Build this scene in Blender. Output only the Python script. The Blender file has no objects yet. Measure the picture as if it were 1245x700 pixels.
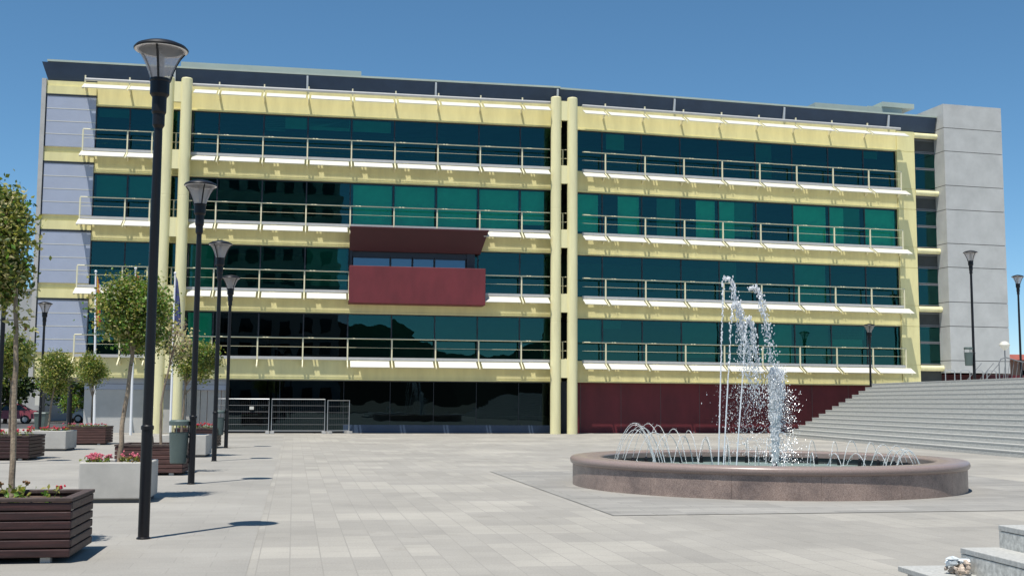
import bpy, bmesh, math, random
from math import sin, cos, pi, radians
from mathutils import Vector, Matrix

random.seed(7)
scene = bpy.context.scene
col = scene.collection

# ------------------------------------------------------------------ camera
PIT, ROLL = 0.0986, 0.0058
CAM = Vector((0, 0, 1.69))
r0 = Vector((1, 0, 0)); u0 = Vector((0, -sin(PIT), cos(PIT))); fw = Vector((0, cos(PIT), sin(PIT)))
rx = r0 * cos(ROLL) + u0 * sin(ROLL)
ux = u0 * cos(ROLL) - r0 * sin(ROLL)
cd = bpy.data.cameras.new('camera')
cd.sensor_width = 36.0
cd.lens = 1407.0 / 1245.0 * 36.0
cd.clip_start = 0.1
cd.clip_end = 6000
cam = bpy.data.objects.new('camera', cd)
M = Matrix((rx, ux, -fw)).transposed().to_4x4()
M.translation = CAM
cam.matrix_world = M
col.objects.link(cam)
scene.camera = cam

# ------------------------------------------------------------------ light
SUN_EL, SUN_AZ = radians(71), radians(26)          # light travels towards azimuth 26 deg from +Y
world = bpy.data.worlds.new('World'); scene.world = world
world.use_nodes = True
nt = world.node_tree; nt.nodes.clear()
wo = nt.nodes.new('ShaderNodeOutputWorld'); bg = nt.nodes.new('ShaderNodeBackground')
sky = nt.nodes.new('ShaderNodeTexSky')
sky.sky_type = 'NISHITA'; sky.sun_disc = False
sky.sun_elevation = SUN_EL; sky.sun_rotation = SUN_AZ + pi
sky.altitude = 3500; sky.air_density = 1.15; sky.dust_density = 0.0; sky.ozone_density = 4.5
bg.inputs['Strength'].default_value = 0.10
hs0 = nt.nodes.new('ShaderNodeHueSaturation'); hs0.inputs['Saturation'].default_value = 1.10; hs0.inputs['Hue'].default_value = 0.488
nt.links.new(sky.outputs[0], hs0.inputs['Color']); nt.links.new(hs0.outputs[0], bg.inputs[0]); nt.links.new(bg.outputs[0], wo.inputs[0])
ld = bpy.data.lights.new('sun', 'SUN'); ld.energy = 4.6; ld.angle = radians(0.5); ld.color = (1.0, 0.955, 0.88)
sun = bpy.data.objects.new('sun', ld)
tv = Vector((sin(SUN_AZ) * cos(SUN_EL), cos(SUN_AZ) * cos(SUN_EL), -sin(SUN_EL)))
sun.rotation_euler = tv.to_track_quat('-Z', 'Y').to_euler()
sun.location = (0, -20, 60)
col.objects.link(sun)
scene.view_settings.view_transform = 'Standard'
scene.view_settings.look = 'None'
scene.view_settings.exposure = 0.35
scene.view_settings.gamma = 1.0

# ------------------------------------------------------------------ materials
def newmat(name):
    m = bpy.data.materials.new(name); m.use_nodes = True
    n = m.node_tree.nodes; b = n['Principled BSDF']
    return m, m.node_tree, b

def mat(name, c, rough=0.7, var=0.0, scale=3.0, c2=None, metal=0.0, bump=0.0, bscale=40.0, spec=0.5, stretch=None, detail=6):
    m, t, b = newmat(name)
    b.inputs['Roughness'].default_value = rough
    b.inputs['Metallic'].default_value = metal
    b.inputs['Specular IOR Level'].default_value = spec
    b.inputs['Base Color'].default_value = (*c, 1)
    if var or c2:
        tc = t.nodes.new('ShaderNodeTexCoord'); mp = t.nodes.new('ShaderNodeMapping')
        if stretch: mp.inputs['Scale'].default_value = stretch
        nz = t.nodes.new('ShaderNodeTexNoise'); nz.inputs['Scale'].default_value = scale
        nz.inputs['Detail'].default_value = detail; nz.inputs['Roughness'].default_value = 0.6
        rp = t.nodes.new('ShaderNodeValToRGB')
        d = c2 if c2 else tuple(max(0, x * (1 - var)) for x in c)
        e = c if c2 else tuple(min(1, x * (1 + var)) for x in c)
        rp.color_ramp.elements[0].position = 0.32; rp.color_ramp.elements[0].color = (*d, 1)
        rp.color_ramp.elements[1].position = 0.68; rp.color_ramp.elements[1].color = (*e, 1)
        t.links.new(tc.outputs['Object'], mp.inputs[0]); t.links.new(mp.outputs[0], nz.inputs['Vector'])
        t.links.new(nz.outputs['Fac'], rp.inputs[0]); t.links.new(rp.outputs[0], b.inputs['Base Color'])
    if bump:
        tc = t.nodes.new('ShaderNodeTexCoord')
        nz = t.nodes.new('ShaderNodeTexNoise'); nz.inputs['Scale'].default_value = bscale; nz.inputs['Detail'].default_value = 4
        bp = t.nodes.new('ShaderNodeBump'); bp.inputs['Strength'].default_value = bump; bp.inputs['Distance'].default_value = 0.02
        t.links.new(tc.outputs['Object'], nz.inputs['Vector'])
        t.links.new(nz.outputs['Fac'], bp.inputs['Height']); t.links.new(bp.outputs[0], b.inputs['Normal'])
    return m

def glassmat(name, tint, gloss, ior=1.75, rough=0.0, wav=0.0):
    m = bpy.data.materials.new(name); m.use_nodes = True
    t = m.node_tree; t.nodes.clear()
    o = t.nodes.new('ShaderNodeOutputMaterial'); mx = t.nodes.new('ShaderNodeMixShader')
    fr = t.nodes.new('ShaderNodeFresnel'); fr.inputs['IOR'].default_value = ior
    tr = t.nodes.new('ShaderNodeBsdfTransparent'); tr.inputs[0].default_value = (*tint, 1)
    gl = t.nodes.new('ShaderNodeBsdfGlossy'); gl.inputs['Color'].default_value = (*gloss, 1); gl.inputs['Roughness'].default_value = rough
    if wav:
        tc = t.nodes.new('ShaderNodeTexCoord'); nz = t.nodes.new('ShaderNodeTexNoise'); nz.inputs['Scale'].default_value = 0.9; nz.inputs['Detail'].default_value = 1
        bp = t.nodes.new('ShaderNodeBump'); bp.inputs['Strength'].default_value = wav; bp.inputs['Distance'].default_value = 0.02
        t.links.new(tc.outputs['Object'], nz.inputs['Vector']); t.links.new(nz.outputs['Fac'], bp.inputs['Height'])
        t.links.new(bp.outputs[0], gl.inputs['Normal'])
    t.links.new(fr.outputs[0], mx.inputs[0]); t.links.new(tr.outputs[0], mx.inputs[1]); t.links.new(gl.outputs[0], mx.inputs[2])
    t.links.new(mx.outputs[0], o.inputs[0])
    return m

MT = {}
MT['yellow'] = mat('yellow_paint', (0.76, 0.69, 0.345), 0.55, 0.10, 1.6, stretch=(1, 1, .2), detail=8)
MT['column'] = mat('pale_yellow_paint', (0.80, 0.74, 0.43), 0.5, 0.10, 2.5, stretch=(1, 1, .12), detail=8)
MT['white'] = mat('white_panel', (0.64, 0.62, 0.55), 0.45, 0.03, 2)
MT['rail'] = mat('cream_rail_paint', (0.74, 0.69, 0.47), 0.4)
MT['toe'] = mat('grey_edge_metal', (0.46, 0.455, 0.44), 0.45, 0.06, 3)
MT['slate'] = mat('slate_blue_metal', (0.035, 0.060, 0.105), 0.5, 0.12, 1.2)
MT['eave'] = mat('pale_green_metal', (0.40, 0.46, 0.40), 0.5, 0.06, 1)
MT['fin'] = mat('pale_grey_metal', (0.55, 0.58, 0.60), 0.5)
MT['cladding'] = mat('silver_cladding', (0.37, 0.41, 0.51), 0.45, 0.04, 1.4)
MT['concrete'] = mat('smooth_concrete', (0.46, 0.46, 0.445), 0.85, 0.10, 0.9, bump=0.08, bscale=9)
MT['concrete_pale'] = mat('pale_concrete', (0.44, 0.43, 0.41), 0.85, 0.08, 1.6)
MT['joint'] = mat('dark_joint', (0.10, 0.10, 0.10), 0.9)
MT['frame'] = mat('dark_window_frame', (0.018, 0.022, 0.03), 0.4)
MT['greyframe'] = mat('grey_window_frame', (0.16, 0.17, 0.18), 0.45)
MT['interior'] = mat('dark_interior', (0.045, 0.05, 0.05), 0.9, 0.3, 0.6)
MT['blind'] = mat('pale_roller_blind', (0.80, 0.82, 0.78), 0.8, 0.08, 1.5)
MT['blind_dark'] = mat('charcoal_roller_blind', (0.13, 0.15, 0.15), 0.8, 0.08, 1.5)
MT['blind_dim'] = mat('grey_roller_blind', (0.30, 0.34, 0.33), 0.8, 0.08, 1.5)
MT['glass'] = glassmat('teal_glass', (0.20, 0.86, 0.62), (0.24, 0.74, 0.74), 1.9, 0.0, 0.14)
MT['glass_black'] = glassmat('smoked_glass', (0.035, 0.06, 0.06), (0.40, 0.60, 0.66), 1.7, 0.0, 0.10)
def milky(name):
    m = bpy.data.materials.new(name); m.use_nodes = True; t = m.node_tree; t.nodes.clear(); N = t.nodes.new
    o = N('ShaderNodeOutputMaterial'); a = N('ShaderNodeMixShader'); b = N('ShaderNodeMixShader')
    tr = N('ShaderNodeBsdfTransparent'); tr.inputs[0].default_value = (.93, .93, .95, 1)
    tl = N('ShaderNodeBsdfTranslucent'); tl.inputs[0].default_value = (.8, .78, .8, 1)
    gl = N('ShaderNodeBsdfGlossy'); gl.inputs['Roughness'].default_value = .12
    a.inputs[0].default_value = .5; b.inputs[0].default_value = .07
    t.links.new(tr.outputs[0], a.inputs[1]); t.links.new(tl.outputs[0], a.inputs[2])
    t.links.new(a.outputs[0], b.inputs[1]); t.links.new(gl.outputs[0], b.inputs[2]); t.links.new(b.outputs[0], o.inputs[0])
    return m
MT['clearglass'] = milky('lamp_bowl_plastic')
MT['glass_sky'] = glassmat('bright_glass', (0.2, 0.35, 0.4), (0.55, 0.75, 0.95), 2.6, 0.0, 0.05)
MT['maroon'] = mat('maroon_panel', (0.150, 0.021, 0.026), 0.55, 0.16, 1.6, stretch=(1, 1, .4), detail=9)
MT['maroon_shaded'] = mat('shaded_maroon_panel', (0.055, 0.008, 0.011), 0.6, 0.08, 1.2)  # maroon darkened in colour for the shade on the overhanging bay roof face
MT['redwall'] = mat('deep_red_wall', (0.12, 0.012, 0.017), 0.6, 0.22, 1.2, stretch=(1, 1, .4), detail=9)
MT['black'] = mat('black_lamp_paint', (0.007, 0.007, 0.009), 0.4, spec=0.35)
MT['reflector'] = mat('lamp_reflector', (0.80, 0.77, 0.74), 0.6)
MT['bulb'] = mat('lamp_bulb', (0.45, 0.45, 0.45), 0.3)
MT['wood'] = mat('stained_planks', (0.062, 0.022, 0.020), 0.55, scale=6, c2=(0.018, 0.008, 0.008), stretch=(0.25, 0.25, 6), bump=0.25, bscale=14)
MT['wood_old'] = mat('weathered_planks', (0.12, 0.055, 0.045), 0.75, scale=5, c2=(0.045, 0.02, 0.018), stretch=(0.4, 0.4, 6), bump=0.3, bscale=14)
MT['rim_wood'] = mat('dark_rim_planks', (0.085, 0.058, 0.050), 0.75, scale=5, c2=(0.04, 0.025, 0.022), bump=0.3, bscale=14)
MT['soil'] = mat('soil', (0.10, 0.065, 0.045), 0.95, 0.5, 9, bump=1.0, bscale=25)
MT['planter'] = mat('planter_concrete', (0.46, 0.44, 0.40), 0.85, 0.10, 2.5, bump=0.10, bscale=60)
MT['bin'] = mat('green_bin_plastic', (0.085, 0.115, 0.105), 0.45, 0.1, 3)
MT['bark'] = mat('pale_bark', (0.34, 0.27, 0.19), 0.9, scale=7, c2=(0.16, 0.12, 0.085), stretch=(3, 3, 0.7), bump=0.5, bscale=30)
MT['bark_dark'] = mat('brown_bark', (0.15, 0.10, 0.07), 0.9, 0.35, 7)
def leafmat(name, c):
    m, t, b = newmat(name); b.inputs['Base Color'].default_value = (*c, 1); b.inputs['Roughness'].default_value = .5
    tl = t.nodes.new('ShaderNodeBsdfTranslucent'); tl.inputs[0].default_value = (c[0] * 1.1, c[1] * 1.2, c[2] * .7, 1)
    mx = t.nodes.new('ShaderNodeMixShader'); mx.inputs[0].default_value = .35
    o = [n for n in t.nodes if n.type == 'OUTPUT_MATERIAL'][0]
    t.links.new(b.outputs[0], mx.inputs[1]); t.links.new(tl.outputs[0], mx.inputs[2]); t.links.new(mx.outputs[0], o.inputs[0])
    return m
MT['leaf_a'] = leafmat('olive_leaf', (0.17, 0.20, 0.035))
MT['leaf_b'] = leafmat('yellow_green_leaf', (0.36, 0.34, 0.08))
MT['leaf_c'] = leafmat('dark_green_leaf', (0.06, 0.105, 0.022))
MT['leaf_d'] = leafmat('cream_leaf', (0.55, 0.48, 0.24))
MT['leaf_e'] = leafmat('fresh_green_leaf', (0.14, 0.27, 0.035))
MT['leaf_f'] = leafmat('reddish_leaf', (0.26, 0.13, 0.05))
MT['leaf_g'] = leafmat('deep_green_leaf', (0.028, 0.055, 0.018))  # darkest green, mixed into the background crowns
MT['petal'] = mat('red_petal', (0.55, 0.035, 0.06), 0.6)
MT['petal_pink'] = mat('pink_petal', (0.60, 0.14, 0.19), 0.6)
MT['galv'] = mat('galvanised_steel', (0.42, 0.43, 0.44), 0.4, metal=0.6)
MT['polewhite'] = mat('white_pole_paint', (0.82, 0.82, 0.82), 0.35)
MT['flag_red'] = mat('red_cloth', (0.45, 0.03, 0.05), 0.8)
MT['flag_yellow'] = mat('yellow_cloth', (0.65, 0.45, 0.05), 0.8)
MT['flag_blue'] = mat('blue_cloth', (0.06, 0.075, 0.20), 0.8)
MT['step'] = mat('grey_granite_step', (0.50, 0.495, 0.46), 0.8, 0.30, 22, bump=0.1, bscale=60, detail=8)
MT['nosing'] = mat('granite_tread', (0.40, 0.40, 0.38), 0.75, 0.18, 30, detail=8)
MT['brick'] = mat('brown_brick', (0.10, 0.05, 0.04), 0.9, 0.25, 2)
MT['carred'] = mat('dull_red_car_paint', (0.30, 0.07, 0.09), 0.3)
MT['carwhite'] = mat('white_car_paint', (0.75, 0.76, 0.78), 0.3)
MT['carblue'] = mat('blue_grey_car_paint', (0.08, 0.11, 0.18), 0.3)
MT['carglass'] = mat('car_glass', (0.01, 0.012, 0.014), 0.05)
MT['tyre'] = mat('tyre_rubber', (0.015, 0.015, 0.015), 0.8)
MT['rim'] = mat('wheel_rim', (0.5, 0.5, 0.5), 0.35, metal=0.6)
MT['lampred'] = mat('tail_lamp', (0.4, 0.01, 0.01), 0.3)
MT['paper'] = mat('crumpled_plastic', (0.62, 0.67, 0.70), 0.5, 0.2, 20)
MT['rubble'] = mat('pale_brown_rubble', (0.46, 0.38, 0.31), 0.9, 0.4, 18, bump=1, bscale=25)
MT['tower_dark'] = mat('grey_block_wall', (0.36, 0.35, 0.33), 0.85, 0.1, 0.3)
MT['hill'] = mat('backlit_hill_scrub', (0.018, 0.022, 0.015), 0.95, 0.4, 0.02)  # low base colour stands in for the shade on backlit slopes

# paving: small slabs laid along the building, bleached patches following the slab edges
def paving(name, ang, base_hi, base_lo, patch, bw=0.5, bh=0.33, patch_amt=0.5, mortar=0.008):
    m, t, b = newmat(name)
    L = t.links.new; N = t.nodes.new
    tc = N('ShaderNodeTexCoord'); mp = N('ShaderNodeMapping'); mp.inputs['Rotation'].default_value = (0, 0, ang)
    L(tc.outputs['Object'], mp.inputs[0])
    br = N('ShaderNodeTexBrick')
    br.inputs['Scale'].default_value = 1.0; br.inputs['Brick Width'].default_value = bw; br.inputs['Row Height'].default_value = bh
    br.inputs['Mortar Size'].default_value = mortar; br.inputs['Mortar Smooth'].default_value = 0.3; br.inputs['Bias'].default_value = 0.0
    br.inputs['Color1'].default_value = (*base_hi, 1); br.inputs['Color2'].default_value = (*base_lo, 1)
    br.inputs['Mortar'].default_value = (*[x * 0.93 for x in base_lo], 1)
    L(mp.outputs[0], br.inputs['Vector'])
    sn = N('ShaderNodeVectorMath'); sn.operation = 'SNAP'; sn.inputs[1].default_value = (bw * 2, bh, 1)
    L(mp.outputs[0], sn.inputs[0])
    n1 = N('ShaderNodeTexNoise'); n1.inputs['Scale'].default_value = 0.26; n1.inputs['Detail'].default_value = 6; n1.inputs['Roughness'].default_value = 0.7
    L(sn.outputs[0], n1.inputs['Vector'])
    rp = N('ShaderNodeValToRGB'); rp.color_ramp.elements[0].position = 0.51; rp.color_ramp.elements[1].position = 0.55
    L(n1.outputs['Fac'], rp.inputs[0])
    mul = N('ShaderNodeMath'); mul.operation = 'MULTIPLY'; mul.inputs[1].default_value = patch_amt
    L(rp.outputs[0], mul.inputs[0])
    inv = N('ShaderNodeMath'); inv.operation = 'SUBTRACT'; inv.inputs[0].default_value = 1.0; L(br.outputs['Fac'], inv.inputs[1])
    mul2 = N('ShaderNodeMath'); mul2.operation = 'MULTIPLY'; L(mul.outputs[0], mul2.inputs[0]); L(inv.outputs[0], mul2.inputs[1])
    mx = N('ShaderNodeMixRGB'); L(mul2.outputs[0], mx.inputs[0]); L(br.outputs['Color'], mx.inputs[1]); mx.inputs[2].default_value = (*patch, 1)
    # broad wear and fine grain
    n2 = N('ShaderNodeTexNoise'); n2.inputs['Scale'].default_value = 0.35; n2.inputs['Detail'].default_value = 7; n2.inputs['Roughness'].default_value = 0.65
    L(mp.outputs[0], n2.inputs['Vector'])
    r2 = N('ShaderNodeValToRGB'); r2.color_ramp.elements[0].position = 0.3; r2.color_ramp.elements[0].color = (0.82, 0.82, 0.82, 1)
    r2.color_ramp.elements[1].position = 0.7; r2.color_ramp.elements[1].color = (1.08, 1.08, 1.08, 1); L(n2.outputs['Fac'], r2.inputs[0])
    m2 = N('ShaderNodeMixRGB'); m2.blend_type = 'MULTIPLY'; m2.inputs[0].default_value = 1; L(mx.outputs[0], m2.inputs[1]); L(r2.outputs[0], m2.inputs[2])
    n3 = N('ShaderNodeTexNoise'); n3.inputs['Scale'].default_value = 45; n3.inputs['Detail'].default_value = 4
    L(mp.outputs[0], n3.inputs['Vector'])
    r3 = N('ShaderNodeValToRGB'); r3.color_ramp.elements[0].position = 0.3; r3.color_ramp.elements[0].color = (0.9, 0.9, 0.9, 1)
    r3.color_ramp.elements[1].position = 0.7; r3.color_ramp.elements[1].color = (1.08, 1.08, 1.08, 1); L(n3.outputs['Fac'], r3.inputs[0])
    m3 = N('ShaderNodeMixRGB'); m3.blend_type = 'MULTIPLY'; m3.inputs[0].default_value = 1; L(m2.outputs[0], m3.inputs[1]); L(r3.outputs[0], m3.inputs[2])
    # sparse stains
    n4 = N('ShaderNodeTexNoise'); n4.inputs['Scale'].default_value = 0.9; n4.inputs['Detail'].default_value = 5; n4.inputs['Roughness'].default_value = 0.7
    L(tc.outputs['Object'], n4.inputs['Vector'])
    r4 = N('ShaderNodeValToRGB'); r4.color_ramp.elements[0].position = 0.62; r4.color_ramp.elements[0].color = (1, 1, 1, 1)
    r4.color_ramp.elements[1].position = 0.78; r4.color_ramp.elements[1].color = (0.76, 0.74, 0.70, 1); L(n4.outputs['Fac'], r4.inputs[0])
    m4 = N('ShaderNodeMixRGB'); m4.blend_type = 'MULTIPLY'; m4.inputs[0].default_value = 1; L(m3.outputs[0], m4.inputs[1]); L(r4.outputs[0], m4.inputs[2])
    L(m4.outputs[0], b.inputs['Base Color'])
    b.inputs['Roughness'].default_value = 0.85
    bp = N('ShaderNodeBump'); bp.inputs['Strength'].default_value = 0.12; bp.inputs['Distance'].default_value = 0.006
    L(inv.outputs[0], bp.inputs['Height']); L(bp.outputs[0], b.inputs['Normal'])
    return m
GRID = 0.185
MT['paving'] = paving('plaza_paving', -GRID + pi / 2, (0.328, 0.310, 0.276), (0.298, 0.282, 0.252), (0.41, 0.386, 0.338), patch_amt=0.55)
MT['apron'] = paving('apron_paving', -GRID, (0.315, 0.302, 0.275), (0.245, 0.236, 0.218), (0.36, 0.345, 0.315), 1.0, 0.33, 0.5, 0.012)
MT['walk'] = paving('grey_band_paving', -GRID, (0.318, 0.303, 0.273), (0.298, 0.284, 0.257), (0.34, 0.325, 0.295), 0.8, 0.4, 0.35)
MT['asphalt'] = mat('asphalt', (0.06, 0.06, 0.06), 0.9, 0.2, 1.5)
MT['earth'] = mat('dry_ground', (0.15, 0.14, 0.11), 0.95, 0.3, 0.05)

# ------------------------------------------------------------------ mesh helpers
class Frame:
    """s along, d outward, z up"""
    def __init__(s, o, t, n): s.o, s.t, s.n = Vector(o), Vector(t), Vector(n)
    def __call__(s, a, d, z): return s.o + s.t * a + s.n * d + Vector((0, 0, z))
WORLD = Frame((0, 0, 0), (1, 0, 0), (0, 1, 0))

class MB:
    def __init__(s): s.v, s.f, s.mi, s.sm = [], [], [], []
    def add(s, vs, fs, mi=0, smooth=False):
        k = len(s.v); s.v += [Vector(v) for v in vs]
        for f in fs: s.f.append([i + k for i in f]); s.mi.append(mi); s.sm.append(smooth)
        return s
    def box(s, F, a0, a1, d0, d1, z0, z1, mi=0):
        vs = [F(a, d, z) for z in (z0, z1) for d in (d0, d1) for a in (a0, a1)]
        return s.hexa(vs, mi)
    def hexa(s, vs, mi=0):
        # vs: bottom (a0d0,a1d0,a0d1,a1d1) then top
        fs = [(0, 1, 3, 2), (4, 6, 7, 5), (0, 4, 5, 1), (2, 3, 7, 6), (0, 2, 6, 4), (1, 5, 7, 3)]
        return s.add(vs, fs, mi)
    def prism(s, F, prof, a0, a1, mi=0):
        """prof: list of (d,z), extruded along a"""
        n = len(prof)
        vs = [F(a0, d, z) for d, z in prof] + [F(a1, d, z) for d, z in prof]
        fs = [tuple(range(n)), tuple(range(2 * n - 1, n - 1, -1))] + [(i, i + n, (i + 1) % n + n, (i + 1) % n) for i in range(n)]
        return s.add(vs, fs, mi)
    def tube(s, pts, rad, n=8, mi=0, caps=True):
        pts = [Vector(p) for p in pts]
        if not hasattr(rad, '__len__'): rad = [rad] * len(pts)
        vs, fs = [], []
        up = None
        for i, p in enumerate(pts):
            a = pts[max(i - 1, 0)]; b = pts[min(i + 1, len(pts) - 1)]
            d = (b - a).normalized()
            if up is None:
                up = Vector((1, 0, 0)) if abs(d.z) > 0.7 else Vector((0, 0, 1))
            x = (up - d * up.dot(d)).normalized(); y = d.cross(x); up = x
            for k in range(n):
                t = 2 * pi * k / n
                vs.append(p + (x * cos(t) + y * sin(t)) * rad[i])
        for i in range(len(pts) - 1):
            for k in range(n):
                fs.append((i * n + k, i * n + (k + 1) % n, (i + 1) * n + (k + 1) % n, (i + 1) * n + k))
        if caps:
            fs.append(tuple(range(n - 1, -1, -1))); fs.append(tuple(range((len(pts) - 1) * n, len(pts) * n)))
        return s.add(vs, fs, mi, True)
    def lathe(s, prof, c=(0, 0, 0), n=24, mi=0, closed=False, caps=True):
        """prof: list of (r,z)"""
        c = Vector(c); vs, fs = [], []
        for r, z in prof:
            for k in range(n):
                t = 2 * pi * k / n
                vs.append(c + Vector((r * cos(t), r * sin(t), z)))
        m = len(prof)
        for i in range(m if closed else m - 1):
            j = (i + 1) % m
            for k in range(n):
                fs.append((i * n + k, i * n + (k + 1) % n, j * n + (k + 1) % n, j * n + k))
        if not closed and caps:
            if prof[0][0] > 1e-4: fs.append(tuple(range(n - 1, -1, -1)))
            if prof[-1][0] > 1e-4: fs.append(tuple(range((m - 1) * n, m * n)))
        return s.add(vs, fs, mi, True)
    def blob(s, c, r, mi=0, sq=(1, 1, 1), seg=6, ring=4, jit=0.0):
        c = Vector(c); vs = [c + Vector((0, 0, r * sq[2]))]; fs = []
        for i in range(1, ring):
            a = pi * i / ring
            for k in range(seg):
                t = 2 * pi * k / seg; q = r * (1 + random.uniform(-jit, jit))
                vs.append(c + Vector((q * sin(a) * cos(t) * sq[0], q * sin(a) * sin(t) * sq[1], q * cos(a) * sq[2])))
        vs.append(c - Vector((0, 0, r * sq[2])))
        for k in range(seg):
            fs.append((0, 1 + k, 1 + (k + 1) % seg))
            for i in range(ring - 2):
                b0 = 1 + i * seg; b1 = b0 + seg
                fs.append((b0 + k, b1 + k, b1 + (k + 1) % seg, b0 + (k + 1) % seg))
            b0 = 1 + (ring - 2) * seg
            fs.append((b0 + k, len(vs) - 1, b0 + (k + 1) % seg))
        return s.add(vs, fs, mi, True)
    def build(s, name, m, parent=None, bevel=0.0, kind=None, label=None, origin=None, angle=0.4, recalc=True):
        ms = m if isinstance(m, (list, tuple)) else [m]
        xs = [v.x for v in s.v]; ys = [v.y for v in s.v]; zs = [v.z for v in s.v]
        c = Vector(origin) if origin is not None else Vector(((min(xs) + max(xs)) / 2, (min(ys) + max(ys)) / 2, (min(zs) + max(zs)) / 2 if parent else min(zs)))
        me = bpy.data.meshes.new(name)
        me.from_pydata([v - c for v in s.v], [], s.f)
        for k in ms: me.materials.append(MT[k] if isinstance(k, str) else k)
        for p, i, q in zip(me.polygons, s.mi, s.sm): p.material_index = i; p.use_smooth = q
        me.validate(); me.update()
        if recalc:
            bm = bmesh.new(); bm.from_mesh(me); bmesh.ops.recalc_face_normals(bm, faces=bm.faces); bm.to_mesh(me); bm.free()
        if any(s.sm):
            try: me.set_sharp_from_angle(angle=angle)
            except Exception: pass
        o = bpy.data.objects.new(name, me); col.objects.link(o)
        if parent is not None:
            o.parent = parent; o.location = c - wloc(parent)
        else: o.location = c
        if bevel:
            b = o.modifiers.new('bevel', 'BEVEL'); b.width = bevel; b.segments = 2; b.limit_method = 'ANGLE'
        if kind: o['kind'] = kind
        if label: o['label'] = label
        return o
def wloc(o):
    v = Vector(o.location)
    while o.parent: o = o.parent; v += Vector(o.location)
    return v
def tag(o, label, cat, group=None):
    o['label'] = label; o['category'] = cat
    if group: o['group'] = group
    return o
def thing(name, label, cat, loc, group=None):
    o = bpy.data.objects.new(name, None); o.empty_display_size = 0.3
    o.location = loc; col.objects.link(o)
    return tag(o, label, cat, group)
def dup(root, loc, rz=None, label=None, group=None, scale=None):
    r = root.copy(); col.objects.link(r); r.location = loc
    if rz is not None: r.rotation_euler = (0, 0, rz)
    if scale is not None: r.scale = (scale,) * 3
    if label: r['label'] = label
    if group: r['group'] = group
    def rec(a, b):
        for ch in list(a.children):
            c = ch.copy(); col.objects.link(c); c.parent = b; c.matrix_parent_inverse = ch.matrix_parent_inverse.copy(); rec(ch, c)
    rec(root, r)
    return r

# ------------------------------------------------------------------ ground
def sheet(name, pts, z, m):
    b = MB(); b.add([(x, y, z) for x, y in pts], [tuple(range(len(pts)))])
    return b.build(name, m, kind='structure', origin=(0, 0, z))
sheet('ground', [(-2500, -2500), (2500, -2500), (2500, 3500), (-2500, 3500)], -0.03, 'earth')
sheet('road', [(-140, 69.5), (-24.5, 69.5), (-24.5, 92), (-140, 92)], -0.02, 'asphalt')
sheet('plaza', [(-60, -40), (60, -40), (60, 69), (-60, 69)], 0.0, 'paving')
gt = Vector((cos(GRID), sin(GRID), 0)); gn = Vector((-sin(GRID), cos(GRID), 0))
FC = Vector((5.3, 24.55, 0))
AC = Vector((1.57, 17.75, 0)) + gt * 5.6 + gn * 5.6
G = Frame(AC, gt, gn)
def quad(F, a0, a1, d0, d1, z): return [(F(a, d, z).x, F(a, d, z).y) for a, d in ((a0, d0), (a1, d0), (a1, d1), (a0, d1))]
sheet('fountain_apron', quad(G, -5.6, 5.6, -5.6, 5.6, 0), 0.004, 'apron')
b = MB()
for a0, a1, d0, d1 in ((-5.64, 5.64, -5.63, -5.60), (-5.64, 5.64, 5.60, 5.63), (-5.63, -5.60, -5.6, 5.6), (5.60, 5.63, -5.6, 5.6)):
    b.add([(x, y, 0.008) for x, y in quad(G, a0, a1, d0, d1, 0)], [(0, 1, 2, 3)])
b.build('drain_channel', mat('drain_grate', (.20, .195, .18), .9, .3, 2), kind='structure')
# a smoother grey strip under the row of lamps and planters
PW = Frame((-4.6, 14.42, 0), gt, gn)
sheet('walkway', quad(PW, -12.2, 1.45, -16, 46, 0), 0.004, 'walk')

# ------------------------------------------------------------------ office building
LAM = 1.134
aL, aR = 0.1710, 0.2526
FL = Frame((0.4627 * LAM, 56.1876 * LAM, 0), (cos(aL), sin(aL), 0), (sin(aL), -cos(aL), 0))
FR = Frame((4.6592 * LAM, 57.2922 * LAM, 0), (cos(aR), sin(aR), 0), (sin(aR), -cos(aR), 0))
H = {1: 5.06, 2: 8.66, 3: 12.25, 4: 15.86, 5: 19.46}
BL, BR = 2.366, 2.4064
bld = thing('office_building', 'long four storey office block with yellow bands, white sunshades and teal glass behind the plaza', 'building', FL(0, -1, 0))
Lposts = [-23.45, -21.2] + [-16.562 + BL * i for i in range(8)]
Lbays = [(-22.92, -21.2), (-21.2, -19.45), (-19.45, -17.95), (-17.95, -16.562)] + [(-16.562 + BL * i, -16.562 + BL * (i + 1)) for i in range(7)] + [(0.0, 2.35)]
Lshade = [(-23.5, -21.27), (-21.13, -19.5), (-17.85, -16.66)] + [(-16.562 + BL * i + 0.14, -16.562 + BL * (i + 1) - 0.14) for i in range(7)] + [(0.11, 1.5)]
Rposts = [BR * i for i in range(8)]
Rbays = [(-1.72, 0.0)] + [(BR * i, BR * (i + 1)) for i in range(7)] + [(16.845, 19.08)]
Rshade = [(-1.38, -0.11)] + [(BR * i + 0.14, BR * (i + 1) - 0.14) for i in range(7)] + [(16.955, 19.35)]
SP = -0.45                                         # spandrel face
GL = -0.60                                         # glass plane

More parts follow.
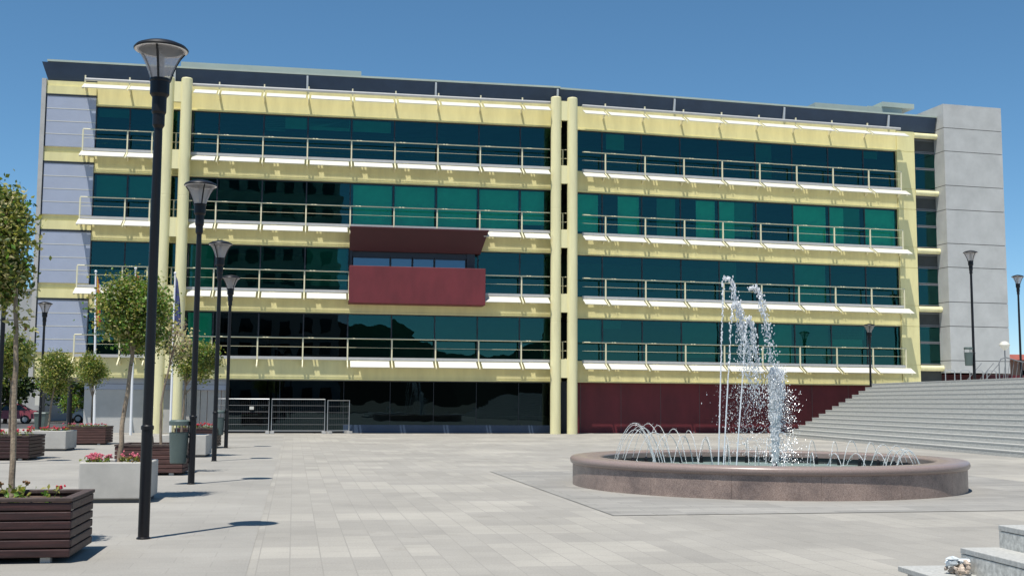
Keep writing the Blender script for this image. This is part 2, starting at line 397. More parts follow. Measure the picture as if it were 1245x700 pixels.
def window(F, a0, a1, z0, z1, frame='frame', glass='glass', split=True, blind=None, d=GL):
    w = MB(); e = 0.035 if d > -0.74 else 0.012
    w.box(F, a0, a0 + e, d - 0.06, d + 0.03, z0, z1); w.box(F, a1 - e, a1, d - 0.06, d + 0.03, z0, z1)
    w.box(F, a0 + e, a1 - e, d - 0.06, d + 0.03, z0, z0 + 0.05); w.box(F, a0 + e, a1 - e, d - 0.06, d + 0.03, z1 - 0.06, z1)
    o = w.build('window', frame, bld)
    g = MB(); j = random.uniform(-0.002, 0.002); k = random.uniform(-0.0015, 0.0015)
    vs = [F(a0 + e, d - j - k, z0 + 0.05), F(a1 - e, d + j - k, z0 + 0.05), F(a0 + e, d - j + k, z1 - 0.06), F(a1 - e, d + j + k, z1 - 0.06)]
    g.add(vs, [(0, 1, 3, 2)]); g.build('pane', glass, o, recalc=False)
    if blind:
        for (x0, x1, zt, zb, mname) in blind:
            q = MB(); q.box(F, x0, x1, d - 0.16, d - 0.14, zb, zt); q.build('blind', mname, o)
    return o
def clip(bl, a0, a1, z0, z1):
    out = []
    for (x0, x1, f, mname) in bl:
        u0_, u1_ = max(x0, a0 + 0.08), min(x1, a1 - 0.08)
        if u1_ - u0_ > 0.15: out.append((u0_, u1_, z1 - 0.08, z1 - 0.08 - (z1 - z0 - 0.15) * f, mname))
    return out
BLL = {1: [(-17.9, -16.0, 1, 'blind')], 2: [(-17.9, -16.65, 1, 'blind_dim')],
       3: [(-9.3, 0.0, 1, 'blind'), (0.0, 1.4, 0.85, 'blind'), (-22.8, -19.5, 0.5, 'blind_dim')], 4: [(-14.2, -7.3, 0.28, 'blind_dim')]}
BLR = {3: [(-1.5, -0.2, 0.95, 'blind'), (1.0, 2.3, 1, 'blind'), (3.4, 4.55, 1, 'blind_dim'), (5.85, 7.05, 1, 'blind'), (7.2, 8.3, 1, 'blind'), (8.3, 9.5, 0.9, 'blind_dim'), (11.95, 14.3, 1, 'blind'), (14.45, 15.5, 1, 'blind'), (15.5, 16.6, 1, 'blind_dim'), (16.9, 19, 1, 'blind')],
       4: [(0.3, 1.4, 0.4, 'blind_dim')], 2: [(12.2, 14.2, 1, 'blind_dim')], 1: [(9.8, 11.9, 1, 'blind_dim'), (14.5, 16.6, 0.6, 'blind_dim')]}
rb = random.Random(12)
for n in (1, 2, 4):
    for bays, dct in ((Lbays, BLL), (Rbays, BLR)):
        for a0, a1 in bays:
            if rb.random() < .3 and not (n == 1 and bays is Lbays): dct.setdefault(n, []).append((a0 + .1, a0 + (a1 - a0) * rb.choice((.48, .95)), rb.choice((.2, .35, .55, .9)), 'blind_dark'))
for n in (1, 2, 3, 4):
    z0, z1 = H[n] - 1.02, H[n] + 1.38
    for a0, a1 in Lbays:
        g = 'glass'
        if n == 1 and a0 > -16.8 and a0 < -9.6: g = 'glass_black'
        window(FL, a0, a1, z0, z1, glass=g, blind=clip(BLL.get(n, []), a0, a1, z0, z1))
    for a0, a1 in Rbays:
        window(FR, a0, a1, z0, z1, blind=clip(BLR.get(n, []), a0, a1, z0, z1))
# ground floor shop front left wing
for a0, a1 in [(-15.7, -13.0), (-13.0, -9.6), (-9.6, -7.1), (-7.1, -4.73), (-4.73, -2.37), (-2.37, 0.0), (0.0, 2.35)]:
    window(FL, a0, a1, 0.06, 2.84, glass='glass_black', d=-0.75)
q = MB(); q.box(FL, -9.6, 2.3, -0.74, -0.70, 0.02, 0.45); q.build('plinth', 'slate', bld)
q = MB(); q.box(FL, -15.7, 2.35, -1.6, -1.5, 0.02, 0.95); q.build('counter', 'tower_dark', bld)

# spandrels, slabs and back walls
for n in (1, 2, 3, 4, 5):
    zt = H[n] - 1.02 if n < 5 else H[5] - 0.86
    zb = H[n] - 2.22
    sp = MB(); sp.box(FL, -22.92, 2.35, -0.72, SP, zb, zt); sp.box(FL, -22.92, 2.35, SP - 0.001, SP + 0.05, zb, zb + 0.07); sp.build('spandrel', 'yellow', bld)
    sp = MB(); sp.box(FR, -1.72, 19.08, -0.72, SP, zb, zt); sp.box(FR, -1.72, 19.08, SP - 0.001, SP + 0.05, zb, zb + 0.07); sp.build('spandrel', 'yellow', bld)
    sl = MB(); sl.box(FL, -25.4, 2.1, -13, -0.74, zb + 0.1, zt - 0.05); sl.box(FR, -1.9, 22.0, -13, -0.74, zb + 0.1, zt - 0.05); sl.build('floor_slab', 'interior', bld)
bw = MB(); bw.box(FL, -25.4, 2.1, -5.2, -5.0, 2.9, 18.4); bw.box(FR, -1.9, 22.0, -5.2, -5.0, 2.9, 18.4)
bw.box(FL, -15.8, 2.1, -5.2, -5.0, 0, 2.9); bw.box(FL, 2.2, 2.3, -8, -0.75, 0, 18.4); bw.build('core_wall', 'interior', bld)
ft = MB(); ft.box(FL, -15.75, -15.65, -5.0, -0.7, 0, 2.85); ft.build('side_wall', 'interior', bld)

# railings: posts, top rail, mid rails and toe plate; one railing per storey and wing
def railing(F, posts, a0, a1, n, gap=None):
    h = H[n]
    rail = MB()
    segs = [(a0, a1)] if not gap else [(a0, gap[0]), (gap[1], a1)]
    top = n == 5
    for x0, x1 in segs:
        if not top:
            rail.tube([F(x0, 0, h), F(x1, 0, h)], 0.032, 8)
            for k in (0.48,): rail.tube([F(x0, 0, h - k), F(x1, 0, h - k)], 0.009, 5)
        else:
            rail.tube([F(x0, 0, h - 0.935), F(x1, 0, h - 0.935)], 0.085, 12)
    o = rail.build('railing', 'rail' if not top else 'toe', bld)
    toe = MB()
    for x0, x1 in segs:
        z = h - 1.0 if not top else h - 0.86
        if not top: toe.box(F, x0, x1, -0.05, 0.02, z - 0.15, z)
        if not top: toe.box(F, x0, x1, -0.13, -0.05, z - 0.12, z - 0.09)
    if toe.v: toe.build('edge_plate', 'toe', o)
    for p in posts:
        if gap and gap[0] - 0.05 < p < gap[1] + 0.05 and not (abs(p - gap[0]) < 0.06 or abs(p - gap[1]) < 0.06): continue
        q = MB()
        q.box(F, p - 0.035, p + 0.035, -0.035, 0.035, (h - 1.24) if not top else (h - 1.1), (h - 0.03) if not top else (h - 0.72))
        q.hexa([F(p - 0.03, SP, h - 1.55), F(p + 0.03, SP, h - 1.55), F(p - 0.03, 0.02, h - 1.32), F(p + 0.03, 0.02, h - 1.32),
                F(p - 0.03, SP, h - 1.18), F(p + 0.03, SP, h - 1.18), F(p - 0.03, 0.02, h - 1.16), F(p + 0.03, 0.02, h - 1.16)])
        q.hexa([F(p - 0.03, 0.02, h - 1.32), F(p + 0.03, 0.02, h - 1.32), F(p - 0.03, 0.60, h - 1.60), F(p + 0.03, 0.60, h - 1.60),
                F(p - 0.03, 0.02, h - 1.17), F(p + 0.03, 0.02, h - 1.17), F(p - 0.03, 0.60, h - 1.53), F(p + 0.03, 0.60, h - 1.53)])
        q.build('post', 'rail', o)
BOX0, BOX1 = -9.47, -2.12
for n in (1, 2, 3, 4, 5):
    railing(FL, Lposts[:2] + [-19.95], -23.45, -19.6, n)
    if n == 2:
        railing(FL, [p for p in Lposts[2:] if p < BOX0 + .1], -17.95, BOX0, n); railing(FL, [p for p in Lposts[2:] if p > BOX1 - .3], BOX1 + .02, 1.6, n)
    else: railing(FL, Lposts[2:], -17.95, 1.6, n)
    railing(FR, Rposts + ([19.06] if n < 5 else []), -1.38, 19.1, n)
    if n < 5:                                      # short landing rails between the paired columns
        for F, x0, x1 in ((FL, -18.95, -18.5), (FL, 2.1, 2.55)):
            mid = MB()
            for k in (0, 0.5, 0.95): mid.tube([F(x0, 0, H[n] - k), F(x1, 0, H[n] - k)], 0.02, 6)
            mid.box(F, (x0 + x1) / 2 - 0.03, (x0 + x1) / 2 + 0.03, -0.03, 0.03, H[n] - 1.1, H[n])
            mid.build('landing_rail', 'rail', bld)
    # sunshade panels: one tilted white board in each bay
    for F, lst, isL in ((FL, Lshade, True), (FR, Rshade, False)):
        for a0, a1 in lst:
            if isL and n == 1 and a1 < -9.4: continue
            if isL and n in (2, 3) and a0 > BOX0 - 0.3 and a1 < BOX1 + 0.3: continue
            h = H[n]; s = MB(); tl = random.uniform(-0.012, 0.012)
            z_in, z_out = h - 1.19 + tl, (h - 1.53 if isL else h - 1.50) + tl; xo = 0.675 if isL else 0.60
            s.hexa([F(a0, 0.04, z_in - 0.03), F(a1, 0.04, z_in - 0.03), F(a0, xo - .015, z_out - 0.03), F(a1, xo - .015, z_out - 0.03),
                    F(a0, 0.055, z_in), F(a1, 0.055, z_in), F(a0, xo, z_out), F(a1, xo, z_out)])
            s.build('sunshade', 'white', bld)

# paired columns
for F, xs in ((FL, (-19.15, -18.22)), (FL, (1.86, 2.80))):
    for x in xs:
        c = F(x, 0.34, 0)
        q = MB(); q.lathe([(0.29, 0), (0.29, 6.1), (0.284, 6.11), (0.284, 6.13), (0.29, 6.14), (0.29, 12.4), (0.284, 12.41), (0.284, 12.43), (0.29, 12.44), (0.29, 18.72), (0.26, 18.76), (0.12, 18.79)], c, 28)
        q.build('column', 'column', bld)
    for n in (1, 2, 3, 4, 5):
        zt, zb = (H[n] - 0.98, H[n] - 2.0) if n < 5 else (18.55, 17.45)
        q = MB(); q.box(F, xs[0] + 0.2, xs[1] - 0.2, 0.22, 0.42, zb, zt); q.build('tie_beam', 'column', bld)

# left end: silver cladding, concrete edge, yellow bands
ew = MB(); ew.box(FL, -25.68, -25.46, -13, -0.28, 2.87, 18.55); ew.build('end_wall', 'concrete_pale', bld)
for n in (1, 2, 3, 4):
    zb = H[n] - 0.92; zt = (H[n + 1] - 1.70)
    c = MB(); k = 4
    for i in range(k):
        y0 = zb + (zt - 0.1 - zb) * i / k; y1 = zb + (zt - 0.1 - zb) * (i + 1) / k
        c.box(FL, -25.40, -22.93, -0.62, -0.36, y0 + 0.02, y1 - 0.02)
    c.box(FL, -25.45, -22.94, -0.64, -0.375, zb, zt - 0.1, 1)
    for i in range(1, k): c.box(FL, -25.40, -22.93, -0.374, -0.352, zb + (zt - 0.1 - zb) * i / k - 0.018, zb + (zt - 0.1 - zb) * i / k + 0.018, 1)
    c.build('cladding', ['cladding', 'white'], bld)
    c = MB(); c.box(FL, -25.45, -22.9, -0.64, -0.34, zt - 0.1, zt); c.box(FL, -25.458, -25.402, -0.6, -0.34, zb, zt - 0.1); c.build('dark_trim', 'frame', bld)
for n in (1, 2, 3, 4, 5):
    zt, zb = (H[n] - 0.92, H[n] - 1.70) if n < 5 else (18.5, 17.76)
    c = MB(); c.box(FL, -25.45, -22.93, -0.64, -0.37, zb, zt - 0.30); c.box(FL, -25.45, -22.93, -0.64, -0.47, zt - 0.299, zt)
    c.build('band', 'yellow', bld)
c = MB(); c.box(FL, -25.45, -22.95, -0.62, -0.40, H[1] - 2.2, H[1] - 1.70); c.build('band', 'yellow', bld)
# left ground floor: concrete wall, steel strip above, ribbed grey doors
c = MB(); c.box(FL, -23.0, -18.6, -1.2, -0.85, 0, 2.25); c.build('ground_wall', 'concrete', bld)
c = MB(); c.box(FL, -23.0, -15.75, -1.25, -0.80, 2.26, 2.85); c.box(FL, -23.05, -15.75, -0.80, -0.79, 2.54, 2.56, 1); c.build('lintel', ['cladding', 'joint'], bld)
c = MB()
for i in range(8): c.box(FL, -18.55 + i * 0.36, -18.55 + i * 0.36 + 0.33, -1.15, -0.95, 0.03, 2.25)
c.build('service_door', 'concrete_pale', bld)
c = MB(); c.box(FL, -25.4, -23.0, -13, -0.7, 2.80, 2.86); c.build('soffit', 'concrete', bld)
for x, d in ((-25.1, -1.0), (-25.1, -8), (-23.3, -8)):
    c = MB(); c.tube([FL(x, d, 0), FL(x, d, 2.8)], 0.14, 12); c.build('pillar', 'joint', bld)

# right end: yellow pier, glazed slot with tubes, concrete tower
p = MB()
zs = [0.0]
for n in (1, 2, 3, 4, 5): zs += [H[n] - 2.22, H[n] - 0.95]
for i in range(len(zs) - 1): p.box(FR, 19.1, 20.32, -0.8, -0.40, zs[i] + 0.015, zs[i + 1] - 0.015)
p.box(FR, 19.12, 20.30, -0.8, -0.43, 0, 18.4)
p.build('pier', 'yellow', bld)
for n in (1, 2, 3, 4):
    window(FR, 20.36, 22.3, H[n] - 0.90, H[n] + 0.42, 'greyframe', d=-0.75)
    window(FR, 20.36, 22.3, H[n] + 0.45, H[n] + 1.45, 'greyframe', d=-0.75)
    window(FR, 20.36, 22.3, H[n] + 1.48, H[n] + 2.25, 'greyframe', d=-0.75)
for n in (1, 2, 3, 4, 5):
    t = MB(); t.tube([FR(20.34, -0.52, H[n] - 1.14), FR(22.25, -0.52, H[n] - 1.14)], 0.17, 14); t.build('bar', 'column', bld)
for n in (1, 2, 3, 4, 5):
    t = MB(); t.box(FR, 20.36, 22.3, -1.0, -0.74, H[n] - 1.34, H[n] - 0.92); t.build('slot_panel', 'greyframe', bld)
window(FR, 20.36, 22.0, 2.5, H[1] - 1.36, 'greyframe', d=-0.9)
t = MB()
g = [3.62, 4.38, 6.46, 7.94, 10.07, 11.53, 13.63, 15.13, 17.27, 18.73, 20.25]
for i in range(len(g) - 1): t.box(FR, 21.95, 26.10, -9, 0.30, g[i] + 0.02, g[i + 1] - 0.02)
t.box(FR, 21.99, 26.06, -8.9, 0.26, 3.64, 20.2, 1)
t.build('stair_tower', ['concrete', 'joint'], bld)
t = MB(); t.box(FR, 20.4, 34, -6.5, -1.6, 2.6, 3.60); t.build('base_wall', 'redwall', bld)

# red ground floor wall, right wing
t = MB(); t.box(FR, -1.9, 20.3, -1.12, -0.87, 0, 2.95)
for i in range(9): t.box(FR, -1.2 + i * BR - 0.01, -1.2 + i * BR + 0.01, -0.87, -0.865, 0, 2.85, 1)
t.build('red_wall', ['redwall', 'joint'], bld)
t = MB(); t.box(FL, 2.36, 3.6, -2.0, -1.2, 0, 2.9); t.build('corner_wall', 'frame', bld)
t = MB(); t.box(FR, -1.9, 20.3, -0.86, -0.73, 2.86, 2.90); t.build('soffit', 'maroon_shaded', bld)

# maroon bay window
b1 = MB(); b1.box(FL, BOX0, BOX1, -0.44, 0.72, 6.93, 8.93); pb = b1.build('bay_front', 'maroon', bld, bevel=0.02)
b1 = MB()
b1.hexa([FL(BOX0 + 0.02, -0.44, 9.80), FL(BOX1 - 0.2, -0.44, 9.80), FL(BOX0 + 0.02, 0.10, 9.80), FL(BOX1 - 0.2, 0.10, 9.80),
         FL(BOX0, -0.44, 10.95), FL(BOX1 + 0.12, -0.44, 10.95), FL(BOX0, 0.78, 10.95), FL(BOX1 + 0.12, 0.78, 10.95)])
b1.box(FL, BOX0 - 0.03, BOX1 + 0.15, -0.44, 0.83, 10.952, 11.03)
b1.build('bay_roof', 'maroon_shaded', bld)
b1 = MB(); b1.box(FL, BOX0 + 0.03, BOX0 + 0.15, -0.44, 0.1, 8.935, 9.795); b1.box(FL, BOX1 - 0.95, BOX1 - 0.5, -0.44, 0.02, 8.935, 9.795)
b1.box(FL, BOX0 + 0.15, BOX1 - 0.95, -0.44, -0.05, 9.51, 9.795)
b1.build('bay_cheek', 'frame', bld)
xs = [BOX0 + 0.17, -7.25, -6.05, -4.85, BOX1 - 0.98]
for i in range(4):
    window(FL, xs[i] + 0.02, xs[i + 1] - 0.02, 8.94, 9.5, 'frame', 'glass_sky', d=-0.05)
b1 = MB(); b1.box(FL, BOX0 + 0.1, BOX1 - 0.6, -0.43, -0.41, 8.94, 9.5); b1.build('bay_blind', 'blind', bld)

# roof: upswept slate soffit with pale trim and fins
def roof(F, a0, a1, ends):
    q = MB(); e0, e1 = ends
    P = [(-0.36, 19.49), (-0.60, 18.56), (-13, 18.56), (-13, 19.9), (-1.5, 19.70)]
    q.prism(F, P, a0, a1); o = q.build('roof', 'slate', bld)
    q = MB(); q.prism(F, [(-0.30, 19.485), (-0.30, 19.59), (-2.0, 19.82), (-2.0, 19.74), (-0.40, 19.51)], a0 - e0, a1 + e1); q.build('eave_trim', 'eave', o)
    return o
ro = roof(FL, -25.45, 2.25, (0.02, 0))
for x in (-18.96, -11.92, -4.85, 2.1):
    q = MB(); q.prism(FL, [(-0.37, 19.47), (-0.60, 18.58), (-0.40, 18.58), (-0.30, 19.40)], x - 0.05, x + 0.05); q.build('fin', 'fin', ro)
q = MB()   # hipped return of the eave at the left end
q.hexa([FL(-25.45, -0.62, 18.56), FL(-25.0, -0.62, 18.56), FL(-25.45, -12, 18.56), FL(-25.0, -12, 18.56), FL(-25.75, -0.40, 19.47), FL(-25.4, -0.40, 19.47), FL(-25.75, -12, 19.47), FL(-25.4, -12, 19.47)])
q.build('roof_return', 'slate', ro)
ro = roof(FR, -2.6, 21.90, (0, 0.03))
for x in (4.41, 11.48, 18.55):
    q = MB(); q.prism(FR, [(-0.37, 19.47), (-0.60, 18.58), (-0.40, 18.58), (-0.30, 19.40)], x - 0.05, x + 0.05); q.build('fin', 'fin', ro)
q = MB(); q.box(FL, -18.95, -8.9, -9, -3, 19.7, 20.62); q.build('roof_house', 'eave', bld)
q = MB(); q.box(FR, 15.6, 19.4, -8, -4, 19.7, 20.95); q.build('roof_house', 'eave', bld)
q = MB(); q.box(FR, 19.41, 21.9, -8, -4, 19.7, 21.0); q.box(FR, 21.9, 22.8, -9.5, -9.05, 19.7, 22.1); q.box(FR, 20.4, 22.75, -8.2, -3.9, 21.001, 21.32); q.build('roof_house', 'eave', bld)
q = MB(); q.box(FL, -25.3, -18.95, -9, -6, 19.7, 20.9); q.build('roof_house', 'eave', bld)

# ------------------------------------------------------------------ stairs on the right
sdir = Vector((-0.094, 1, 0)).normalized()          # risers run along this line
sx = Vector((sdir.y, -sdir.x, 0))
S = Frame((14.35, 61.0, 0), sx, -sdir)              # d grows towards the camera
st = thing('staircase', 'broad flight of grey granite steps rising to a terrace right of the fountain', 'steps', S(0, 0, 0))
NS, RI, TR = 14, 0.2, 0.365
for i in range(NS):
    q = MB(); x0 = i * TR; x1 = x0 + TR + (0.03 if i < NS - 1 else 0)
    q.box(S, x0, x0 + TR + 0.25, 0, 75, 0 if i == 0 else i * RI - 0.15, (i + 1) * RI - 0.05)
    q.build('riser', 'step', st)
    q = MB(); q.box(S, x0 - 0.008, x0 + TR + 0.0, -0.006, 75.02, (i + 1) * RI - 0.05, (i + 1) * RI); q.build('tread', 'nosing', st, bevel=0.008)
q = MB(); q.box(S, 0.4, NS * TR, 0.002, 0.25, 0, 0.2)
for i in range(1, NS): q.box(S, i * TR + 0.25, i * TR + 0.9, 0.004, 74.9, 0.0, i * RI - 0.151)
q.build('core', 'step', st)
q = MB(); q.box(S, NS * TR, 60, 0.01, 75, 0, NS * RI - 0.006); q.build('terrace', 'step', st)
q = MB(); q.box(S, 9.2, 60, -9.5, 0.005, 0, NS * RI - 0.008); q.build('terrace', 'step', st)

# near corner of another flight of steps, bottom right
n_dir = Vector((-0.13, 1, 0)).normalized(); nx = Vector((n_dir.y, -n_dir.x, 0))
S2 = Frame((3.68, 11.2, 0), nx, -n_dir)
s2 = thing('low_steps', 'corner of three low granite steps close by at the lower right', 'steps', S2(0, 0, 0))
for i, (x, d0, zt) in enumerate(((0, 0, 0.17), (0.42, 0.40, 0.385), (0.79, 0.42, 0.59))):
    zb = (0, 0.17, 0.385)[i]
    q = MB(); q.box(S2, x + 0.07 if i == 0 else x + 0.004, 4, d0 + 0.004 + 0.05 * (i == 0), 8, zb, zt - 0.056); q.build('riser', 'step', s2)
    q = MB(); q.box(S2, x, 4, d0, 8, zt - 0.05, zt); q.build('tread', 'nosing', s2, bevel=0.006)
    q = MB(); q.box(S2, x + 0.03 + .07 * (i == 0), 4, d0 + 0.03 + .06 * (i == 0), 7.9, zt - 0.056, zt - 0.05); q.build('joint', 'joint', s2)
q = MB()
for k in range(16): q.blob(S2(0.29 + random.uniform(-.07, .06), 0.60 + random.uniform(-.10, .08), 0.19 + abs(random.gauss(0, .035))), random.uniform(.015, .036), jit=0.4)
tag(q.build('rubble', 'rubble'), 'small heap of brown rubble lying on the low granite steps', 'rubble')
q = MB()
for k in range(9): q.blob(S2(0.30 + random.uniform(-.08, .06), 0.58 + random.uniform(-.07, .06), 0.275 + random.uniform(-.02, .035)), random.uniform(.02, .045), sq=(1.2, 1, .6), jit=0.6)
tag(q.build('plastic_bag', 'paper'), 'crumpled pale blue plastic bag lying on the brown rubble', 'bag')

# ------------------------------------------------------------------ fountain
FR_ = 4.0
ft = thing('fountain', 'round fountain with polished pink granite basin and rising water jets', 'fountain', FC)
m, t, bs = newmat('pink_granite')
N = t.nodes.new; LK = t.links.new
tc = N('ShaderNodeTexCoord')
nz = N('ShaderNodeTexNoise'); nz.inputs['Scale'].default_value = 60; nz.inputs['Detail'].default_value = 6
rp = N('ShaderNodeValToRGB'); rp.color_ramp.elements[0].position = .35; rp.color_ramp.elements[0].color = (.24, .175, .152, 1); rp.color_ramp.elements[1].position = .65; rp.color_ramp.elements[1].color = (.42, .335, .30, 1)
LK(tc.outputs['Object'], nz.inputs['Vector']); LK(nz.outputs['Fac'], rp.inputs[0])
n2 = N('ShaderNodeTexNoise'); n2.inputs['Scale'].default_value = 1.1; n2.inputs['Detail'].default_value = 8; n2.inputs['Roughness'].default_value = .7
r2 = N('ShaderNodeValToRGB'); r2.color_ramp.elements[0].position = .3; r2.color_ramp.elements[0].color = (.36, .36, .38, 1); r2.color_ramp.elements[1].position = .72; r2.color_ramp.elements[1].color = (1.25, 1.2, 1.12, 1)
LK(tc.outputs['Object'], n2.inputs['Vector']); LK(n2.outputs['Fac'], r2.inputs[0])
mm = N('ShaderNodeMixRGB'); mm.blend_type = 'MULTIPLY'; mm.inputs[0].default_value = 1; LK(rp.outputs[0], mm.inputs[1]); LK(r2.outputs[0], mm.inputs[2])
LK(mm.outputs[0], bs.inputs['Base Color']); bs.inputs['Roughness'].default_value = 0.38
MT['granite'] = m
MT['granite_rim'] = mat('granite_rim', (.31, .24, .215), .3, scale=50, c2=(.22, .165, .145), detail=8)
MT['basin'] = mat('basin_lining', (.04, .045, .045), .6, .3, 3)
RH = 0.58
q = MB()
NSEG = 16
for i in range(NSEG):                               # curved slabs with fine joints
    a0 = 2 * pi * (i + .1) / NSEG + .0006; a1 = 2 * pi * (i + 1.1) / NSEG - .0006; K = 7
    vs = []
    for k in range(K + 1):
        a = a0 + (a1 - a0) * k / K
        for r, z in ((FR_ - .12, 0.004), (FR_, 0.004), (FR_, RH - .14), (FR_ - .12, RH - .14)): vs.append(FC + Vector((r * cos(a), r * sin(a), z)))
    fs = []
    for k in range(K):
        for j in range(4): fs.append((k * 4 + j, k * 4 + (j + 1) % 4, (k + 1) * 4 + (j + 1) % 4, (k + 1) * 4 + j))
    fs += [(0, 1, 2, 3), (K * 4 + 3, K * 4 + 2, K * 4 + 1, K * 4)]
    q.add(vs, fs, 0, True)
q.build('basin_wall', 'granite', ft, angle=0.6)
q = MB(); q.lathe([(FR_ - .60, RH - .14), (FR_ + .02, RH - .14), (FR_ + .045, RH - .115), (FR_ + .055, RH - .07), (FR_ + .045, RH - .03), (FR_ + .015, RH), (FR_ - .56, RH), (FR_ - .6, RH - .02), (FR_ - .6, RH - .045)], FC, 128, closed=True)
q.build('rim', 'granite_rim', ft, angle=1.2)
q = MB(); q.lathe([(FR_ - .14, .006), (FR_ - .57, .02), (FR_ - .57, RH - .145), (FR_ - .14, RH - .145)], FC, 96, closed=True); q.build('basin_lining', 'basin', ft)
WZ = 0.31
m, t, bs = newmat('pool_water')
bs.inputs['Base Color'].default_value = (.19, .245, .225, 1); bs.inputs['Roughness'].default_value = .45; bs.inputs['IOR'].default_value = 1.33; bs.inputs['Specular IOR Level'].default_value = .25
tc = t.nodes.new('ShaderNodeTexCoord'); nz = t.nodes.new('ShaderNodeTexNoise'); nz.inputs['Scale'].default_value = 7; nz.inputs['Detail'].default_value = 5
bp = t.nodes.new('ShaderNodeBump'); bp.inputs['Strength'].default_value = .25; bp.inputs['Distance'].default_value = .03
t.links.new(tc.outputs['Object'], nz.inputs['Vector']); t.links.new(nz.outputs['Fac'], bp.inputs['Height']); t.links.new(bp.outputs[0], bs.inputs['Normal'])
MT['pool'] = m
q = MB(); q.lathe([(0.01, WZ), (1.2, WZ), (2.4, WZ), (FR_ - .57, WZ)], FC, 64, caps=False); q.build('water', 'pool', ft)
m = bpy.data.materials.new('spray_water'); m.use_nodes = True; t = m.node_tree; t.nodes.clear()
o_ = t.nodes.new('ShaderNodeOutputMaterial'); a_ = t.nodes.new('ShaderNodeMixShader'); b_ = t.nodes.new('ShaderNodeMixShader')
d_ = t.nodes.new('ShaderNodeBsdfDiffuse'); d_.inputs[0].default_value = (.96, .97, .98, 1)
l_ = t.nodes.new('ShaderNodeBsdfTranslucent'); l_.inputs[0].default_value = (.96, .97, .98, 1)
g_ = t.nodes.new('ShaderNodeBsdfGlossy'); g_.inputs['Roughness'].default_value = .15
a_.inputs[0].default_value = .5; b_.inputs[0].default_value = .12
t.links.new(d_.outputs[0], a_.inputs[1]); t.links.new(l_.outputs[0], a_.inputs[2]); t.links.new(a_.outputs[0], b_.inputs[1]); t.links.new(g_.outputs[0], b_.inputs[2]); t.links.new(b_.outputs[0], o_.inputs[0])
MT['spray'] = m
m, t, bs = newmat('clear_jet_water')
bs.inputs['Base Color'].default_value = (.88, .90, .90, 1); bs.inputs['Roughness'].default_value = .15
bs.inputs['Transmission Weight'].default_value = .55; bs.inputs['IOR'].default_value = 1.25
MT['jet'] = m
rnd = random.Random(3)
NJ = 36
for i in range(NJ):
    a = 2 * pi * (i + .5) / NJ
    c, s = cos(a), sin(a)
    nzl = FC + Vector((3.12 * c, 3.12 * s, 0))
    q = MB(); q.lathe([(.04, .1), (.04, WZ + .12), (.03, WZ + .14), (.022, WZ + .17)], nzl, 10); q.build('nozzle', 'black', ft)
    left = max(0, -c)
    hgt = .30 + .42 * left + rnd.uniform(-.05, .05) + (.08 if s > 0 else 0)
    ln = .55 + .35 * left + rnd.uniform(-.06, .06)
    sgn = 1 if left > .2 else -1
    tw = rnd.uniform(-.12, .12)
    pts, rad = [], []
    for k in range(19):
        u = k / 18
        p = nzl + Vector((-c, -s, 0)) * ln * u * (1 if sgn > 0 else .9) + Vector((-s, c, 0)) * tw * u
        p.z = WZ + .17 + 4 * (hgt + .08) * u * (1 - u) - .17 * u
        pts.append(p); rad.append((.0055 + .004 * u) * rnd.uniform(.75, 1.35))
    q = MB(); q.tube(pts, rad, 6)
    for k in range(14):
        p = pts[rnd.randrange(9, 19)] + Vector((rnd.gauss(0, .03), rnd.gauss(0, .03), rnd.gauss(0, .03))); q.blob(p, rnd.uniform(.004, .009), seg=5, ring=3)
    q.build('water_jet', 'jet', ft)
# tall thin jets that break into beads, and what falls back from them
def beads(q, pts, r0_, r1_, sp, scat0, scat1, dens=1.0):
    P = [Vector(p) for p in pts]
    L_ = [0]
    for i in range(len(P) - 1): L_.append(L_[-1] + (P[i + 1] - P[i]).length)
    x = 0
    while x < L_[-1]:
        k = max(j for j in range(len(L_)) if L_[j] <= x); k = min(k, len(P) - 2)
        f = (x - L_[k]) / max(1e-6, L_[k + 1] - L_[k]); p = P[k].lerp(P[k + 1], f); u = x / L_[-1]
        sc = scat0 + (scat1 - scat0) * u; rr = (r0_ + (r1_ - r0_) * u) * rnd.uniform(.6, 1.4)
        q.blob(p + Vector((rnd.gauss(0, sc), rnd.gauss(0, sc), rnd.gauss(0, sc))), rr, sq=(1, 1, rnd.uniform(1.2, 2.6)), seg=6, ring=4, jit=.25)
        x += sp * rnd.uniform(.6, 1.4)
Yc = 24.6
spq = MB()
for (x0, x1, zt, fx, fz) in ((4.20, 4.44, 4.30, 4.95, 2.2), (4.30, 4.62, 3.75, 5.05, 1.9), (4.56, 4.92, 3.45, 5.2, 1.6), (5.25, 4.98, 4.1, 5.55, 2.0)):
    pts = []
    up = (x0 != 5.25)
    if up:
        for k in range(9):
            u = k / 8; pts.append((x0 + (x1 - x0) * u, Yc - .9 + .5 * u, WZ + (zt - WZ) * (u if k < 8 else 1)))
        q = MB(); q.tube([p for p in pts[:6]], [.012, .013, .013, .014, .014, .008], 6)
        q.build('water_jet', 'spray', ft); beads(spq, pts[4:], .010, .014, .024, .004, .014)
    top = Vector((x1, Yc - .4, zt)); fall = [top]
    for k in range(1, 10):
        u = k / 9; fall.append(top + Vector(((fx - x1) * u ** .6, .3 * u, (fz - zt) * u ** 1.6 + .10 * sin(pi * min(1, u * 3)))))
    beads(spq, fall, .013, .0075, .0042, .02, .10)
